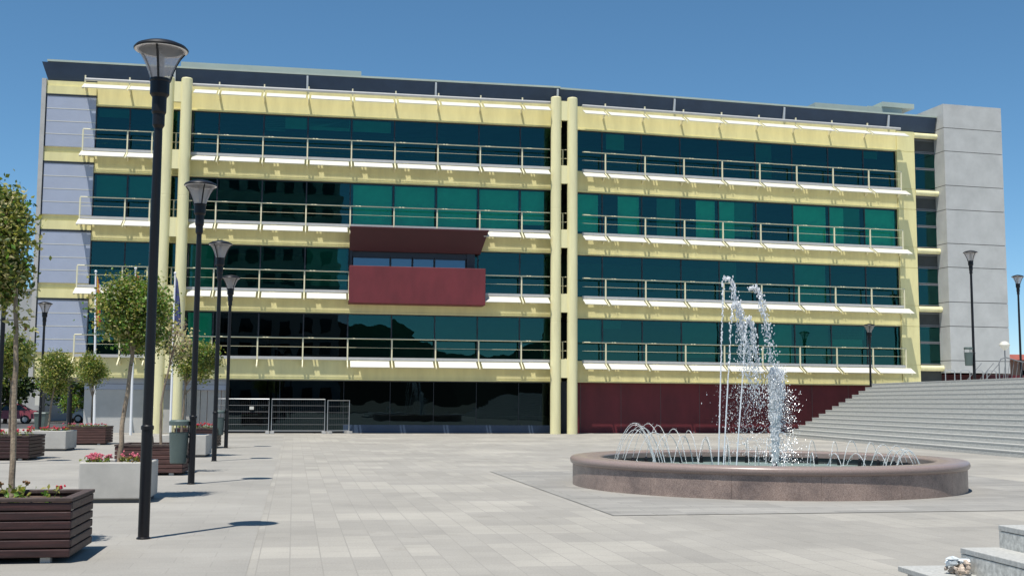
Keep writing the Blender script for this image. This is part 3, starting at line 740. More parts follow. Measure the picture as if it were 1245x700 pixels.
# thick central column of broken water
q = MB(); pts, rad = [], []
for k in range(14):
    u = k / 13; pts.append((5.55 + .05 * u + rnd.gauss(0, .01), Yc + rnd.gauss(0, .01), WZ + .1 + 1.85 * u)); rad.append((.045 + .085 * u) * rnd.uniform(.8, 1.2) if k < 13 else .03)
q.tube(pts, rad, 10)
for k in range(7500):
    u = rnd.random() ** .75; w = .03 + .085 * u
    q.blob((5.56 + .05 * u + rnd.gauss(0, w * .75), Yc + rnd.gauss(0, w * .75), WZ + .1 + 2.0 * u + rnd.gauss(0, .05)), rnd.uniform(.005, .015), sq=(1, 1, rnd.uniform(1, 2.2)), seg=5, ring=3, jit=.3)
q.build('water_jet', 'spray', ft)
q = MB(); q.lathe([(.05, .25), (.05, WZ + .18), (.035, WZ + .2)], (5.55, Yc, 0), 12); q.build('nozzle', 'black', ft)
q = spq
for k in range(3400):
    g_ = rnd.random()
    if g_ < .45: x, z = 5.0 + rnd.gauss(0, .30), rnd.uniform(.6, 2.1)
    elif g_ < .75: x, z = 5.72 + abs(rnd.gauss(0, .13)), rnd.uniform(.5, 2.0)
    else: x, z = 5.62 + rnd.gauss(0, .22), rnd.uniform(WZ, 1.0)
    q.blob((x, Yc + rnd.gauss(0, .35), z), rnd.choice((.003, .004, .004, .005, .006, .009)), sq=(1, 1, rnd.uniform(1, 2.2)), seg=5, ring=3)
q.build('spray', 'spray', ft, kind='stuff')

# ------------------------------------------------------------------ street lamps
LH = 6.3
def make_lamp(label, loc, group):
    o = thing('street_lamp', label, 'street lamp', loc, group)
    L0 = Vector(loc)
    q = MB(); q.lathe([(.085, 0), (.085, .02), (.068, .03), (.068, 1.33), (.078, 1.335), (.078, 1.375), (.062, 1.39), (.058, 4.0), (.052, 5.15)], L0, 20); q.build('pole', 'black', o)
    q = MB(); q.lathe([(.052, 5.12), (.075, 5.16), (.075, 5.30), (.09, 5.33), (.09, 5.52), (.12, 5.56), (.12, 5.72), (.13, 5.73), (.13, 5.76), (.05, 5.765)], L0, 24); q.build('collar', 'black', o)
    q = MB(); prof = [(.122, 5.762), (.150, 5.85), (.193, 5.96), (.245, 6.06), (.300, 6.132)]
    K = 28; vs = [L0 + Vector((r * cos(2 * pi * k / K), r * sin(2 * pi * k / K), z)) for r, z in prof for k in range(K)]
    q.add(vs, [(i * K + k, i * K + (k + 1) % K, (i + 1) * K + (k + 1) % K, (i + 1) * K + k) for i in range(len(prof) - 1) for k in range(K)], 0, True); q.build('bowl', 'clearglass', o, angle=1.2)
    q = MB(); q.lathe([(.335, 6.135), (.34, 6.15), (.31, 6.185), (.22, 6.225), (.12, 6.25), (.05, 6.265), (.03, 6.27)], L0, 32); q.build('cap', 'black', o)
    q = MB(); q.lathe([(.01, 6.16), (.15, 6.155), (.328, 6.133), (.328, 6.13), (.15, 6.148), (.01, 6.15)], L0, 28, closed=True); q.build('reflector', 'reflector', o)
    for k in range(3):
        a = 2 * pi * k / 3 - pi / 2 + .12
        q = MB(); q.tube([L0 + Vector((r * cos(a), r * sin(a), z)) for r, z in ((.128, 5.75), (.156, 5.85), (.199, 5.96), (.251, 6.06), (.308, 6.135))], .015, 6); q.build('rib', 'black', o)
    q = MB(); q.lathe([(.02, 5.76), (.03, 5.85), (.045, 5.95), (.045, 6.05), (.02, 6.1)], L0, 12); q.build('bulb', 'bulb', o)
    return o
g1 = 'black lamps along the left of the plaza'; g2 = 'black lamps on and behind the steps'
lamp = make_lamp('tallest black street lamp, nearest of the row on the left', (-4.50, 14.42, 0), g1)
dup(lamp, (-6.50, 23.8, 0), 0.4, 'second black street lamp of the left row, carrying a green litter bin', g1)
dup(lamp, (-8.36, 32.9, 0), -0.5, 'black street lamp between the one with the bin and the farthest of the row', g1)
dup(lamp, (-10.26, 42.0, 0), 0.9, 'farthest black street lamp of the left row, just before the mesh barriers', g1)
dup(lamp, (-21.85, 54.0, 0), 0.2, 'small black street lamp in front of the silver cladding at the left', g1)
dup(lamp, (-13.65, 31.0, 0), 0.7, 'black street lamp post hidden behind the leafy crown at the left edge', g1)
dup(lamp, (21.95, 55.0, 2.8), 0.3, 'black street lamp standing before the concrete stair tower', g2)
dup(lamp, (28.7, 65.3, 2.8), 0.8, 'black street lamp against the sky at the right edge', g2)
dup(lamp, (20.3, 65.6, 0), -0.3, 'short looking black street lamp rising behind the steps by the sunshades', g2)

# ------------------------------------------------------------------ litter bins
def make_bin(label, loc, group, m='bin'):
    o = thing('litter_bin', label, 'litter bin', loc, group); L0 = Vector(loc)
    q = MB(); q.lathe([(.15, 0), (.165, .02), (.195, .62), (.20, .63), (.19, .63), (.15, .05)], L0, 22); q.build('body', m, o)
    q = MB(); q.lathe([(.205, .77), (.205, .85), (.17, .88), (.05, .885)], L0, 22); q.build('lid', m, o)
    for k in range(3):
        a = 2 * pi * k / 3 + .5; q = MB(); q.tube([L0 + Vector((.185 * cos(a), .185 * sin(a), .58)), L0 + Vector((.185 * cos(a), .185 * sin(a), .8))], .012, 5); q.build('strut', m, o)
    q = MB(); q.box(Frame(L0, (1, 0, 0), (0, 1, 0)), .15, .26, -.03, .03, .52, .57); q.box(Frame(L0, (1, 0, 0), (0, 1, 0)), .15, .26, -.03, .03, .12, .17); q.build('bracket', 'black', o)
    return o
gb = 'litter bins hung on lamp posts'
bn = make_bin('green litter bin hung on the second black lamp post', (-6.77, 23.78, .42), gb)
dup(bn, (-10.53, 41.95, .47), 0, 'small green litter bin hung on the farthest lamp post of the left row', gb)
dup(bn, (21.66, 54.9, 3.55), 0, 'dark litter bin hung on the lamp post before the concrete tower', gb)
q = thing('litter_bin', 'dark green wheeled bin standing far off at the left under the trees', 'litter bin', (-23.2, 57.6, 0))
w = MB(); FB = Frame((-23.2, 57.6, 0), (1, 0, 0), (0, 1, 0))
w.hexa([FB(-.22, -.25, .08), FB(.22, -.25, .08), FB(-.22, .25, .08), FB(.22, .25, .08), FB(-.29, -.34, 1.0), FB(.29, -.34, 1.0), FB(-.29, .34, 1.0), FB(.29, .34, 1.0)]); w.build('body', 'bin', q, bevel=.02)
w = MB(); w.hexa([FB(-.32, -.38, 1.005), FB(.32, -.38, 1.005), FB(-.32, .38, 1.005), FB(.32, .38, 1.005), FB(-.28, -.32, 1.09), FB(.28, -.32, 1.09), FB(-.28, .36, 1.09), FB(.28, .36, 1.09)]); w.build('lid', 'bin', q, bevel=.02)
for x in (-.2, .2):
    w = MB(); w.tube([FB(x - .03, .25, .1), FB(x + .03, .25, .1)], .1, 12); w.build('wheel', 'tyre', q)

# ------------------------------------------------------------------ planters
def wood_planter(label, c, rot, w, h=.62, m='wood', group='wooden planters', depth=None):
    dp = depth or w
    o = thing('wooden_planter', label, 'planter', c, group); F = Frame(c, (cos(rot), sin(rot), 0), (-sin(rot), cos(rot), 0)); hw, hd = w / 2, dp / 2
    z0 = .06; n = 6; ph = (h - z0) / n
    for (side, ax) in ((-1, 'd'), (1, 'd'), (-1, 'a'), (1, 'a')):
        q = MB()
        for k in range(n):
            j = random.uniform(-.004, .004); za, zb = z0 + k * ph + .006, z0 + (k + 1) * ph - .006
            if ax == 'd':
                y = side * hd; q.box(F, -hw, hw, min(y, y - side * .04) + j, max(y, y - side * .04) + j, za, zb)
            else:
                x = side * hw; q.box(F, min(x, x - side * .04) - j - side * .0, max(x, x - side * .04) - j, -hd + .045, hd - .045, za, zb)
        q.build('side_panel', m, o, bevel=.011)
    q = MB()
    q.box(F, -hw - .012, hw + .012, -hd - .012, -hd + .10, h, h + .04); q.box(F, -hw - .012, hw + .012, hd - .10, hd + .012, h, h + .04)
    q.box(F, -hw - .012, -hw + .10, -hd + .102, hd - .102, h, h + .04); q.box(F, hw - .10, hw + .012, -hd + .102, hd - .102, h, h + .04)
    q.build('rim', 'rim_wood', o, bevel=.008)
    for a in (-1, 1):
        for d in (-1, 1):
            q = MB(); q.box(F, a * (hw - .25) - .05, a * (hw - .25) + .05, d * (hd - .1) - .05, d * (hd - .1) + .05, 0, z0 + .02); q.build('foot', 'concrete_pale', o)
    q = MB(); vs, fs = [], []; K = 12
    for i in range(K + 1):
        for j in range(K + 1): vs.append(F((-hw + .05) + (w - .1) * i / K, (-hd + .05) + (dp - .1) * j / K, h - .04 + random.uniform(-.02, .02)))
    for i in range(K):
        for j in range(K): fs.append((i * (K + 1) + j, (i + 1) * (K + 1) + j, (i + 1) * (K + 1) + j + 1, i * (K + 1) + j + 1))
    q.add(vs, fs, 0, True); q.build('soil', 'soil', o)
    q = MB(); q.box(F, -hw + .05, hw - .05, -hd + .05, hd - .05, z0, z0 + .03); q.build('base', 'wood_old', o)
    return o, F
def stone_planter(label, c, rot, w, h=.67, group='pale concrete planters'):
    o = thing('concrete_planter', label, 'planter', c, group); F = Frame(c, (cos(rot), sin(rot), 0), (-sin(rot), cos(rot), 0)); hw = w / 2
    q = MB(); tk = .07
    out = [F(a * hw, d * hw, z) for z in (.07, h) for a, d in ((-1, -1), (1, -1), (1, 1), (-1, 1))]
    inn = [F(a * (hw - tk), d * (hw - tk), z) for z in (h, h - .18) for a, d in ((-1, -1), (1, -1), (1, 1), (-1, 1))]
    vs = out + inn; fs = [(0, 3, 2, 1)]
    for k in range(4):
        k2 = (k + 1) % 4; fs += [(k, k2, 4 + k2, 4 + k), (4 + k, 4 + k2, 8 + k2, 8 + k), (8 + k, 8 + k2, 12 + k2, 12 + k)]
    q.add(vs, fs); q.build('shell', 'planter', o, bevel=.02)
    q = MB(); q.box(F, -hw + .05, hw - .05, -hw + .05, hw - .05, 0, .068); q.build('plinth', 'joint', o)
    q = MB(); vs, fs = [], []; K = 10; ww = hw - tk - .002
    for i in range(K + 1):
        for j in range(K + 1): vs.append(F(-ww + 2 * ww * i / K, -ww + 2 * ww * j / K, h - .06 + random.uniform(-.02, .02)))
    for i in range(K):
        for j in range(K): fs.append((i * (K + 1) + j, (i + 1) * (K + 1) + j, (i + 1) * (K + 1) + j + 1, i * (K + 1) + j + 1))
    q.add(vs, fs, 0, True); q.build('soil', 'soil', o)
    return o, F
P1, F1 = wood_planter('large dark red wooden planter at the left edge, nearest of all', (-5.49, 12.73, 0), .17, 1.62, .635, depth=1.25)
P2, F2 = stone_planter('pale concrete planter behind the tallest street lamp', (-6.65, 19.89, 0), .17, 1.12)
P3, F3 = wood_planter('brown wooden planter with a stump, left of the green litter bin', (-8.28, 27.15, 0), .12, 1.5, .66, 'wood_old')
P4, F4 = stone_planter('pale concrete planter half hidden behind the green litter bin', (-9.88, 35.6, 0), .12, 1.3)
P5, F5 = wood_planter('wooden planter full of red flowers, behind the third lamp of the row', (-11.35, 42.3, 0), .15, 1.5, .68)
P6, F6 = wood_planter('wooden planter with red flowers cut by the left edge, behind the trunk', (-14.35, 33.3, 0), .12, 1.6, .66, 'wood')
P7, F7 = stone_planter('far pale concrete planter in the second row at the left', (-15.6, 39.4, 0), .12, 1.45)
P8, F8 = wood_planter('far brown wooden planter in the second row before the grey wall', (-16.3, 44.9, 0), .16, 1.6, .66, 'wood_old')

# ------------------------------------------------------------------ plants
def leaf(q, p, size, mi, rn, droop=.3):
    d = Vector((rn.gauss(0, 1), rn.gauss(0, 1), rn.gauss(0, .7) - droop)).normalized()
    w = d.cross(Vector((rn.gauss(0, 1), rn.gauss(0, 1), rn.gauss(0, 1)))).normalized()
    n = d.cross(w)
    L_ = size * rn.uniform(.7, 1.3); W = L_ * rn.uniform(.24, .38)
    q.add([p, p + d * L_ * .5 + w * W + n * .1 * L_, p + d * L_, p + d * L_ * .5 - w * W + n * .1 * L_], [(0, 1, 2), (0, 2, 3)], mi)
def foliage(name, parent, c, rad, nclump, nleaf, size, mats, wts, seed, clump_r=.25, hollow=.35, drape=0.3, bias=None):
    rn = random.Random(seed); q = MB(); c = Vector(c); cl = []
    while len(cl) < nclump:
        v = Vector((rn.uniform(-1, 1), rn.uniform(-1, 1), rn.uniform(-1, 1)))
        if hollow < v.length < 1: cl.append((c + Vector((v.x * rad[0], v.y * rad[1], v.z * rad[2])), rn.uniform(.6, 1.25), rn.random(), v))
    for (p, k, tone, v) in cl:
        for i in range(int(nleaf * k)):
            g = Vector((rn.gauss(0, 1), rn.gauss(0, 1), rn.gauss(0, 1))) * clump_r * k * .6
            x = rn.random()
            w = list(wts)
            if tone > .6 and len(w) > 3: w[0], w[3] = w[3], w[0]
            s = sum(w); x *= s; mi = 0
            while mi < len(w) - 1 and x > w[mi]: x -= w[mi]; mi += 1
            leaf(q, p + g, size, mi, rn, drape)
    return q.build(name, mats, parent), [x[0] for x in cl]
def tree(label, base, trunk, r0_, r1_, crown_c, rad, nclump, nleaf, size, mats, wts, seed, clump_r=.25, hollow=.35, bark='bark', group=None, name='young_tree', twigs=10, drape=.3):
    o = thing(name, label, 'tree', base, group); rn = random.Random(seed + 50)
    f, cl = foliage('crown', o, crown_c, rad, nclump, nleaf, size, mats, wts, seed, clump_r, hollow, drape)
    pts = []; P = [Vector(p) for p in trunk]
    for i in range(len(P) - 1):
        for k in range(4): pts.append(P[i].lerp(P[i + 1], k / 4) + (Vector((rn.gauss(0, .006), rn.gauss(0, .006), 0)) if k else Vector()))
    pts.append(P[-1]); n = len(pts)
    q = MB(); q.tube(pts, [r0_ + (r1_ - r0_) * i / (n - 1) for i in range(n)], 9); q.build('trunk', bark, o)
    cl = sorted(cl, key=lambda p: rn.random())[:twigs]
    q = MB()
    for p in cl:
        s = pts[int(n * rn.uniform(.62, .98))]; m_ = s.lerp(p, .5) + Vector((0, 0, .06)); q.tube([s, m_, p], [r1_ * .7, r1_ * .5, r1_ * .22], 5)
    if twigs: q.build('limbs', bark, o)
    return o
gtz = 'young trees growing in planters'
LV = ['leaf_c', 'leaf_a', 'leaf_e', 'leaf_b', 'leaf_d', 'leaf_f']
B = F1(.0, .3, .58)
T1 = tree('slender tree with a tall leafy crown at the left edge, in the nearest wooden planter', B,
     [B, (-5.58, 13.08, 1.4), (-5.62, 13.12, 2.3), (-5.67, 13.16, 3.1), (-5.76, 13.2, 3.8)], .036, .018,
     (-5.88, 13.2, 3.42), (.25, .30, .66), 95, 135, .062, LV, [.12, .26, .08, .34, .20, .0], 11, .15, .2, group=gtz, twigs=16)
f, _ = foliage('low_twigs', T1, (-5.55, 13.15, 2.45), (.15, .16, .36), 12, 6, .085, LV, [.2, .3, .1, .3, .1, .05], 12, .07, 0)
B = F2(-.02, .05, .62)
tree('round headed tree with cream and green leaves in the concrete planter behind the tallest lamp', B,
     [B, (B.x - .01, B.y + .1, 1.3), (B.x + .06, B.y + .15, 2.0), (B.x + .13, B.y + .2, 2.9), (B.x + .14, B.y + .2, 3.4)], .045, .025,
     (-6.58, 20.2, 3.22), (.52, .52, .60), 110, 140, .062, LV, [.20, .26, .28, .16, .10, .0], 21, .22, .25, group=gtz, twigs=18)
B = F3(.1, .2, .62)
tree('nearly bare tree with dry pale twigs in the wooden planter left of the litter bin', B,
     [B, (-8.25, 27.4, 1.6), (-8.1, 27.45, 2.5), (-7.98, 27.5, 3.3)], .035, .014,
     (-7.95, 27.5, 3.1), (.42, .42, .55), 34, 13, .085, ['leaf_d', 'leaf_f', 'bark'], [.75, .03, .22], 31, .16, .1, bark='bark', group=gtz, twigs=30)
q = MB(); p = F3(-.05, -.25, .60); q.tube([p, p + Vector((.01, 0, .14)), p + Vector((.0, 0, .27))], [.06, .055, .05], 10)
tag(q.build('tree_stump', 'bark_dark'), 'short cut stump standing in the brown wooden planter', 'stump')
B = F4(-.2, .1, .62)
tree('ball shaped clipped tree above the green litter bin', B, [B, (B.x + .05, B.y, 1.6), (B.x + .1, B.y, 2.6)], .04, .025,
     (-9.72, 35.7, 2.95), (.62, .62, .52), 80, 95, .075, LV[:4], [.12, .36, .12, .42], 41, .20, .3, group=gtz)
B = F6(.0, .1, .62)
tree('ball shaped tree at the left edge behind the slender trunk', B, [B, (B.x - .02, B.y, 1.7), (B.x, B.y, 2.6)], .04, .025,
     (-14.3, 33.4, 2.95), (.48, .48, .58), 66, 90, .075, LV[:4], [.12, .36, .10, .42], 43, .20, .3, group=gtz)
B = F7(-.1, .2, .62)
tree('ball shaped tree in the far concrete planter of the second row', B, [B, (B.x + .05, B.y, 1.4), (B.x + .2, B.y, 2.6)], .04, .025,
     (-15.55, 39.6, 2.6), (.56, .56, .66), 74, 90, .075, LV[:5], [.16, .36, .12, .36, .06], 45, .2, .3, group=gtz)
B = F8(.1, .1, .62)
tree('ball shaped tree in the far wooden planter before the grey wall', B, [B, (B.x, B.y, 1.5), (B.x + .02, B.y, 2.6)], .04, .025,
     (-16.3, 45.0, 2.85), (.55, .55, .55), 68, 90, .075, LV[:4], [.12, .38, .12, .4], 47, .2, .3, group=gtz)

gf = 'flowers growing in the planters'
def flowers(label, F, spots, z, seed, size=.06, petal='petal', hgt=.16, nb=2, leafmats=('leaf_a', 'leaf_e', 'leaf_b')):
    rn = random.Random(seed); c = F(spots[0][0], spots[0][1], z)
    o = thing('flowering_plant', label, 'flowers', c, gf)
    q = MB(); pq = MB(); sq_ = MB()
    for (a, d) in spots:
        p = F(a, d, z)
        for k in range(26):
            h_ = rn.uniform(.02, hgt); leaf(q, p + Vector((rn.gauss(0, .06), rn.gauss(0, .06), h_)), size, rn.randrange(3), rn, -.4)
        for k in range(nb):
            t_ = p + Vector((rn.gauss(0, .07), rn.gauss(0, .07), hgt + rn.uniform(.0, .07)))
            sq_.tube([p - Vector((0, 0, .03)), t_], .004, 4)
            for j in range(9): pq.blob(t_ + Vector((rn.gauss(0, .018), rn.gauss(0, .018), rn.gauss(0, .014))), rn.uniform(.010, .018), seg=5, ring=3, jit=.3)
    q.build('leaves', list(leafmats), o); pq.build('petals', petal, o); sq_.build('stems', 'leaf_a', o)
    return o
flowers('single red bloom at the right corner of the nearest wooden planter', F1, [(.52, -.38)], .58, 1, .065, hgt=.17, nb=1)
flowers('small leafy plant without blooms beside the slender trunk', F1, [(.12, -.28), (.2, -.2)], .58, 2, .065, petal='leaf_f', hgt=.16, nb=1)
flowers('dry reddish seedling at the left of the nearest wooden planter', F1, [(-.28, -.35)], .58, 3, .05, petal='leaf_f', hgt=.18, nb=2)
flowers('clump of red and pink flowers at the left of the near concrete planter', F2, [(-.45, -.42), (-.32, -.4), (-.2, -.36), (-.38, -.25)], .62, 4, .06, 'petal_pink', .10, 5)
flowers('yellowing leaves and pink blooms beside the round headed tree', F2, [(.1, -.4), (.25, -.35), (.35, -.42)], .62, 5, .07, 'petal_pink', .12, 2, ('leaf_b', 'leaf_a', 'leaf_f'))
flowers('red geraniums filling the wooden planter behind the third lamp', F5, [(x * .2, -.45 + .25 * (x % 2)) for x in range(-3, 4)], .66, 6, .06, 'petal', .16, 6)
flowers('red flowers in the wooden planter at the left edge', F6, [(x * .2, -.5 + .3 * (x % 2)) for x in range(-3, 4)], .64, 7, .06, 'petal', .14, 5)
flowers('red flowers in the far concrete planter', F7, [(x * .2, -.45 + .25 * (x % 2)) for x in range(-3, 4)], .63, 8, .06, 'petal', .1, 4)
flowers('pink flowers in the far brown wooden planter', F8, [(x * .22, -.5 + .25 * (x % 2)) for x in range(-3, 4)], .63, 9, .06, 'petal_pink', .12, 3)

# ------------------------------------------------------------------ mesh barriers
def barrier(label, p0, p1, h=1.8, dense=True):
    p0, p1 = Vector((*p0, 0)), Vector((*p1, 0)); L_ = (p1 - p0).length; t_ = (p1 - p0).normalized(); n_ = Vector((t_.y, -t_.x, 0)); F = Frame(p0, t_, n_)
    o = thing('mesh_barrier', label, 'barrier', F(L_ / 2, 0, 0), 'steel mesh barriers')
    q = MB(); q.tube([F(0, 0, .12), F(0, 0, h), F(L_, 0, h), F(L_, 0, .12)], .028, 6); q.tube([F(0, 0, .15), F(L_, 0, .15)], .022, 6); q.build('frame', 'galv', o)
    q = MB(); n = int(L_ / .1)
    for i in range(1, n): q.tube([F(L_ * i / n, 0, .15), F(L_ * i / n, 0, h)], .0022, 3, caps=False)
    for k in range(1, 5): q.tube([F(0, 0, .15 + (h - .15) * k / 5), F(L_, 0, .15 + (h - .15) * k / 5)], .006, 4, caps=False)
    q.build('mesh', 'greyframe', o)
    for x in (.04, L_ - .04):
        q = MB(); q.box(F, x - .1, x + .1, -.3, .3, 0, .12); q.build('foot', 'concrete_pale', o, bevel=.01)
    return o
def bp_(x, d): v = FL(x, d, 0); return (v.x, v.y)
barrier('steel mesh barrier nearest the row of lamps, before the dark shop front', bp_(-16.2, .2), bp_(-13.5, .3))
barrier('steel mesh barrier in the middle of the three, with a small notice', bp_(-13.35, .35), bp_(-10.6, .25))
barrier('short steel mesh barrier set back at an angle by the dark glass', bp_(-10.45, .2), bp_(-9.3, -.35), 1.75)
q = MB(); v = bp_(-14.4, .33); FN = Frame((v[0], v[1], 1.25), FL.t, FL.n); q.box(FN, -.10, .12, 0, .01, 0, .16); tag(q.build('notice', 'white'), 'small white notice tied to the mesh of a barrier', 'notice')

# ------------------------------------------------------------------ flagpoles
def flag(label, base, top, cloth, fl_top, fl_h, seed, cat='flagpole'):
    o = thing('flagpole', label, cat, base, 'white flagpoles before the building'); b_ = Vector(base); tp = Vector(top)
    q = MB(); q.tube([b_, b_.lerp(tp, .5), tp], [.065, .055, .04], 12); q.build('pole', 'polewhite', o)
    q = MB(); q.blob(tp, .07, seg=10, ring=6); q.build('finial', 'polewhite', o)
    if cloth:
        rn = random.Random(seed); q = MB(); K, J = 14, 10; vs, fs = [], []
        ax = Vector((1, .15, 0))
        for k in range(K + 1):
            u = k / K
            for j in range(J + 1):
                w = j / J; fold = .05 * sin(w * 9 + u * 3 + seed) * (0.3 + u); reach = .10 + .32 * u * (1 - .35 * u)
                p = b_.lerp(tp, 1) + Vector((0, 0, -.15 - fl_h * u - .25 * w * (1 - u))) + ax * (.05 + reach * w) + Vector((0, fold, 0)); vs.append(p)
        for k in range(K):
            for j in range(J): fs.append((k * (J + 1) + j, (k + 1) * (J + 1) + j, (k + 1) * (J + 1) + j + 1, k * (J + 1) + j + 1))
        for i, f_ in enumerate(fs): q.add([vs[a] for a in f_], [(0, 1, 2, 3)], (1 if len(cloth) > 1 and (i % J) in (3, 4, 5) else 0), True)
        c = q.build('flag', list(cloth), o)
        bm = bmesh.new(); bm.from_mesh(c.data); bmesh.ops.remove_doubles(bm, verts=bm.verts, dist=.0005); bm.to_mesh(c.data); bm.free()
        sd = c.modifiers.new('thickness', 'SOLIDIFY'); sd.thickness = .008
    return o
flag('white flagpole with a limp red and yellow flag, leftmost of the three', (-20.45, 57.2, 0), (-20.70, 57.2, 8.05), ('flag_red', 'flag_yellow'), 7.9, 2.6, 1)
flag('white flagpole behind the round headed tree, its flag hidden', (-18.6, 57.0, 0), (-18.66, 57.0, 8.2), ('flag_red', 'flag_yellow'), 7.9, 2.0, 5)
flag('white flagpole with a limp dark blue flag beside the yellow columns', (-16.75, 57.3, 0), (-16.78, 57.3, 8.0), ('flag_blue',), 7.9, 2.6, 3)

# ------------------------------------------------------------------ terrace furniture, right
def rack(label, x, y):
    o = thing('bicycle_stand', label, 'bicycle stand', (x, y, 2.8), 'steel stands on the terrace')
    q = MB(); q.tube([(x, y, 2.8), (x, y, 3.35), (x + .06, y, 3.42), (x + .4, y, 3.42), (x + .46, y, 3.35), (x + .46, y, 2.8)], .025, 8); q.build('hoop', 'galv', o)
    q = MB(); q.box(WORLD, x - .08, x + .54, y - .05, y + .05, 2.8, 2.82); q.build('base_plate', 'galv', o)
    return o
for i, x in enumerate((21.7, 22.5, 23.2, 23.9)):
    rack(('leftmost steel hoop stand below the concrete tower', 'second steel hoop stand from the left, right of the red recess', 'third steel hoop stand, beside the lamp before the tower', 'rightmost steel hoop stand, next to the slanted handrails')[i], x, 58 + .1 * i)
hr = thing('handrail', 'dark curved steel handrail with balusters at the top right of the steps', 'railing', (24.3, 58, 2.8))
q = MB(); q.tube([(24.4, 58, 2.8), (24.4, 58, 3.8), (24.5, 58, 4.0), (24.75, 58, 4.08), (25.4, 58, 3.9), (27.5, 58.4, 3.55)], .03, 8); q.tube([(24.4, 58, 3.0), (27.5, 58.4, 3.0)], .02, 6); q.build('rail', 'greyframe', hr)
q = MB()
for i in range(13): q.tube([(24.55 + i * .22, 58 + i * .03, 2.8), (24.75 + i * .22, 58 + i * .03, 4.0 - i * .03)], .014, 5)
q.build('balusters', 'greyframe', hr)
q = MB()
for x in (22.9, 23.5, 23.8): q.tube([(x, 58.3, 2.95), (x + .75, 58.3, 3.8)], .018, 5)
q.build('brace', 'greyframe', hr)
sp_ = thing('lamp_post', 'round white globe lamp on a thin pole beside the tower corner', 'lamp', (26.2, 61.5, 2.8))
q = MB(); q.tube([(26.2, 61.5, 2.8), (26.2, 61.5, 4.6)], .03, 8); q.build('pole', 'greyframe', sp_)
q = MB(); q.lathe([(.05, 4.6), (.16, 4.72), (.27, 4.86), (.27, 4.9), (.2, 5.02), (.08, 5.08)], (26.2, 61.5, 0), 16); q.build('head', 'white', sp_)
hs = thing('low_building', 'low brick coloured building far off at the right edge', 'building', (42, 90, 0))
FH = Frame((42, 90, 0), (1, 0, 0), (0, 1, 0))
q = MB(); q.box(FH, -4, 22, 0, 12, 0, 5.2); q.build('wall', mat('salmon_render', (.42, .24, .17), .9, .12, .6), hs)
q = MB(); q.prism(FH, [(-.5, 5.2), (12.5, 5.2), (6, 5.9)], -4.4, 22.4); q.build('roof', mat('red_tiles', (.30, .08, .05), .9, .2, 2), hs)
for i in range(4):
    q = MB(); q.box(FH, -2.5 + i * 5, -1 + i * 5, -.05, .02, 3.0, 4.4); q.build('window', 'carglass', hs)

# ------------------------------------------------------------------ background at the left
bk = thing('concrete_block', 'plain grey concrete block far behind the trees at the left', 'building', (-44, 92, 0))
FK = Frame((-44, 92, 0), (1, 0, 0), (0, 1, 0))
q = MB(); q.box(FK, -14, 6.7, 0, 14, 0, 10.3); q.build('wall', 'concrete', bk)
q = MB(); q.box(FK, -14.1, 6.8, -.1, 14.1, 10.302, 10.5); q.build('parapet', 'concrete_pale', bk)
for z in (2.8, 5.5, 8.0):
    q = MB(); q.box(FK, -14, 6.7, -.012, -.002, z, z + .05); q.build('joint', 'joint', bk)
bh = thing('brick_building', 'dark brown brick building in shade under the trees at the left', 'building', (-30, 98, 0))
FB2 = Frame((-30, 104, 0), (1, 0, 0), (0, 1, 0))
q = MB(); q.box(FB2, -20, 20, 0, 8, 0, 7); q.build('wall', 'brick', bh)
for i in range(8):
    q = MB(); q.box(FB2, -18 + i * 4.6, -16 + i * 4.6, -.06, .0, 1, 2.8); q.build('window', 'carglass', bh)
ev = 'dark trees behind the left end of the building'
for i, (x, y, h_, r_, nm) in enumerate(((-36.5, 84, 5.6, 2.2, 'dark leafy tree behind the grey concrete planter, beyond the road'), (-33.2, 88, 5.2, 2.4, 'dark tree filling the gap beneath the building end'),
                                    (-30.2, 90, 5.4, 2.4, 'dark tree seen under the raised building, nearest the pillar'), (-40.0, 82, 5.0, 2.0, 'dark tree at the left edge in front of the grey block'), (-27.4, 92, 5.0, 2.2, 'dark tree farthest right under the raised building'))):
    tree(nm, (x, y, 0), [(x, y, 0), (x + .1, y, h_ * .35), (x, y, h_ * .6)], .16, .08, (x, y, h_ * .62), (r_, r_, h_ * .36), 60, 40, .34, ['leaf_g', 'leaf_c', 'leaf_a'], [.5, .4, .15], 60 + i, .6, .3, 'bark_dark', ev, 'dark_tree', 8)
for i, (x, y) in enumerate(((-27.0, 71.5), (-25.9, 72.5))):
    tree(('bright green young tree on the verge, left one of two', 'bright green young tree on the verge, right one of two')[i], (x, y, 0), [(x, y, 0), (x, y, .6), (x + .05, y, 1.2)], .05, .03, (x, y, 1.55), (.65, .5, .45), 30, 26, .16, ['leaf_e', 'leaf_a', 'leaf_b'], [.6, .2, .2], 80 + i, .3, .2, 'bark', 'small trees on the verge', 'young_tree', 4)

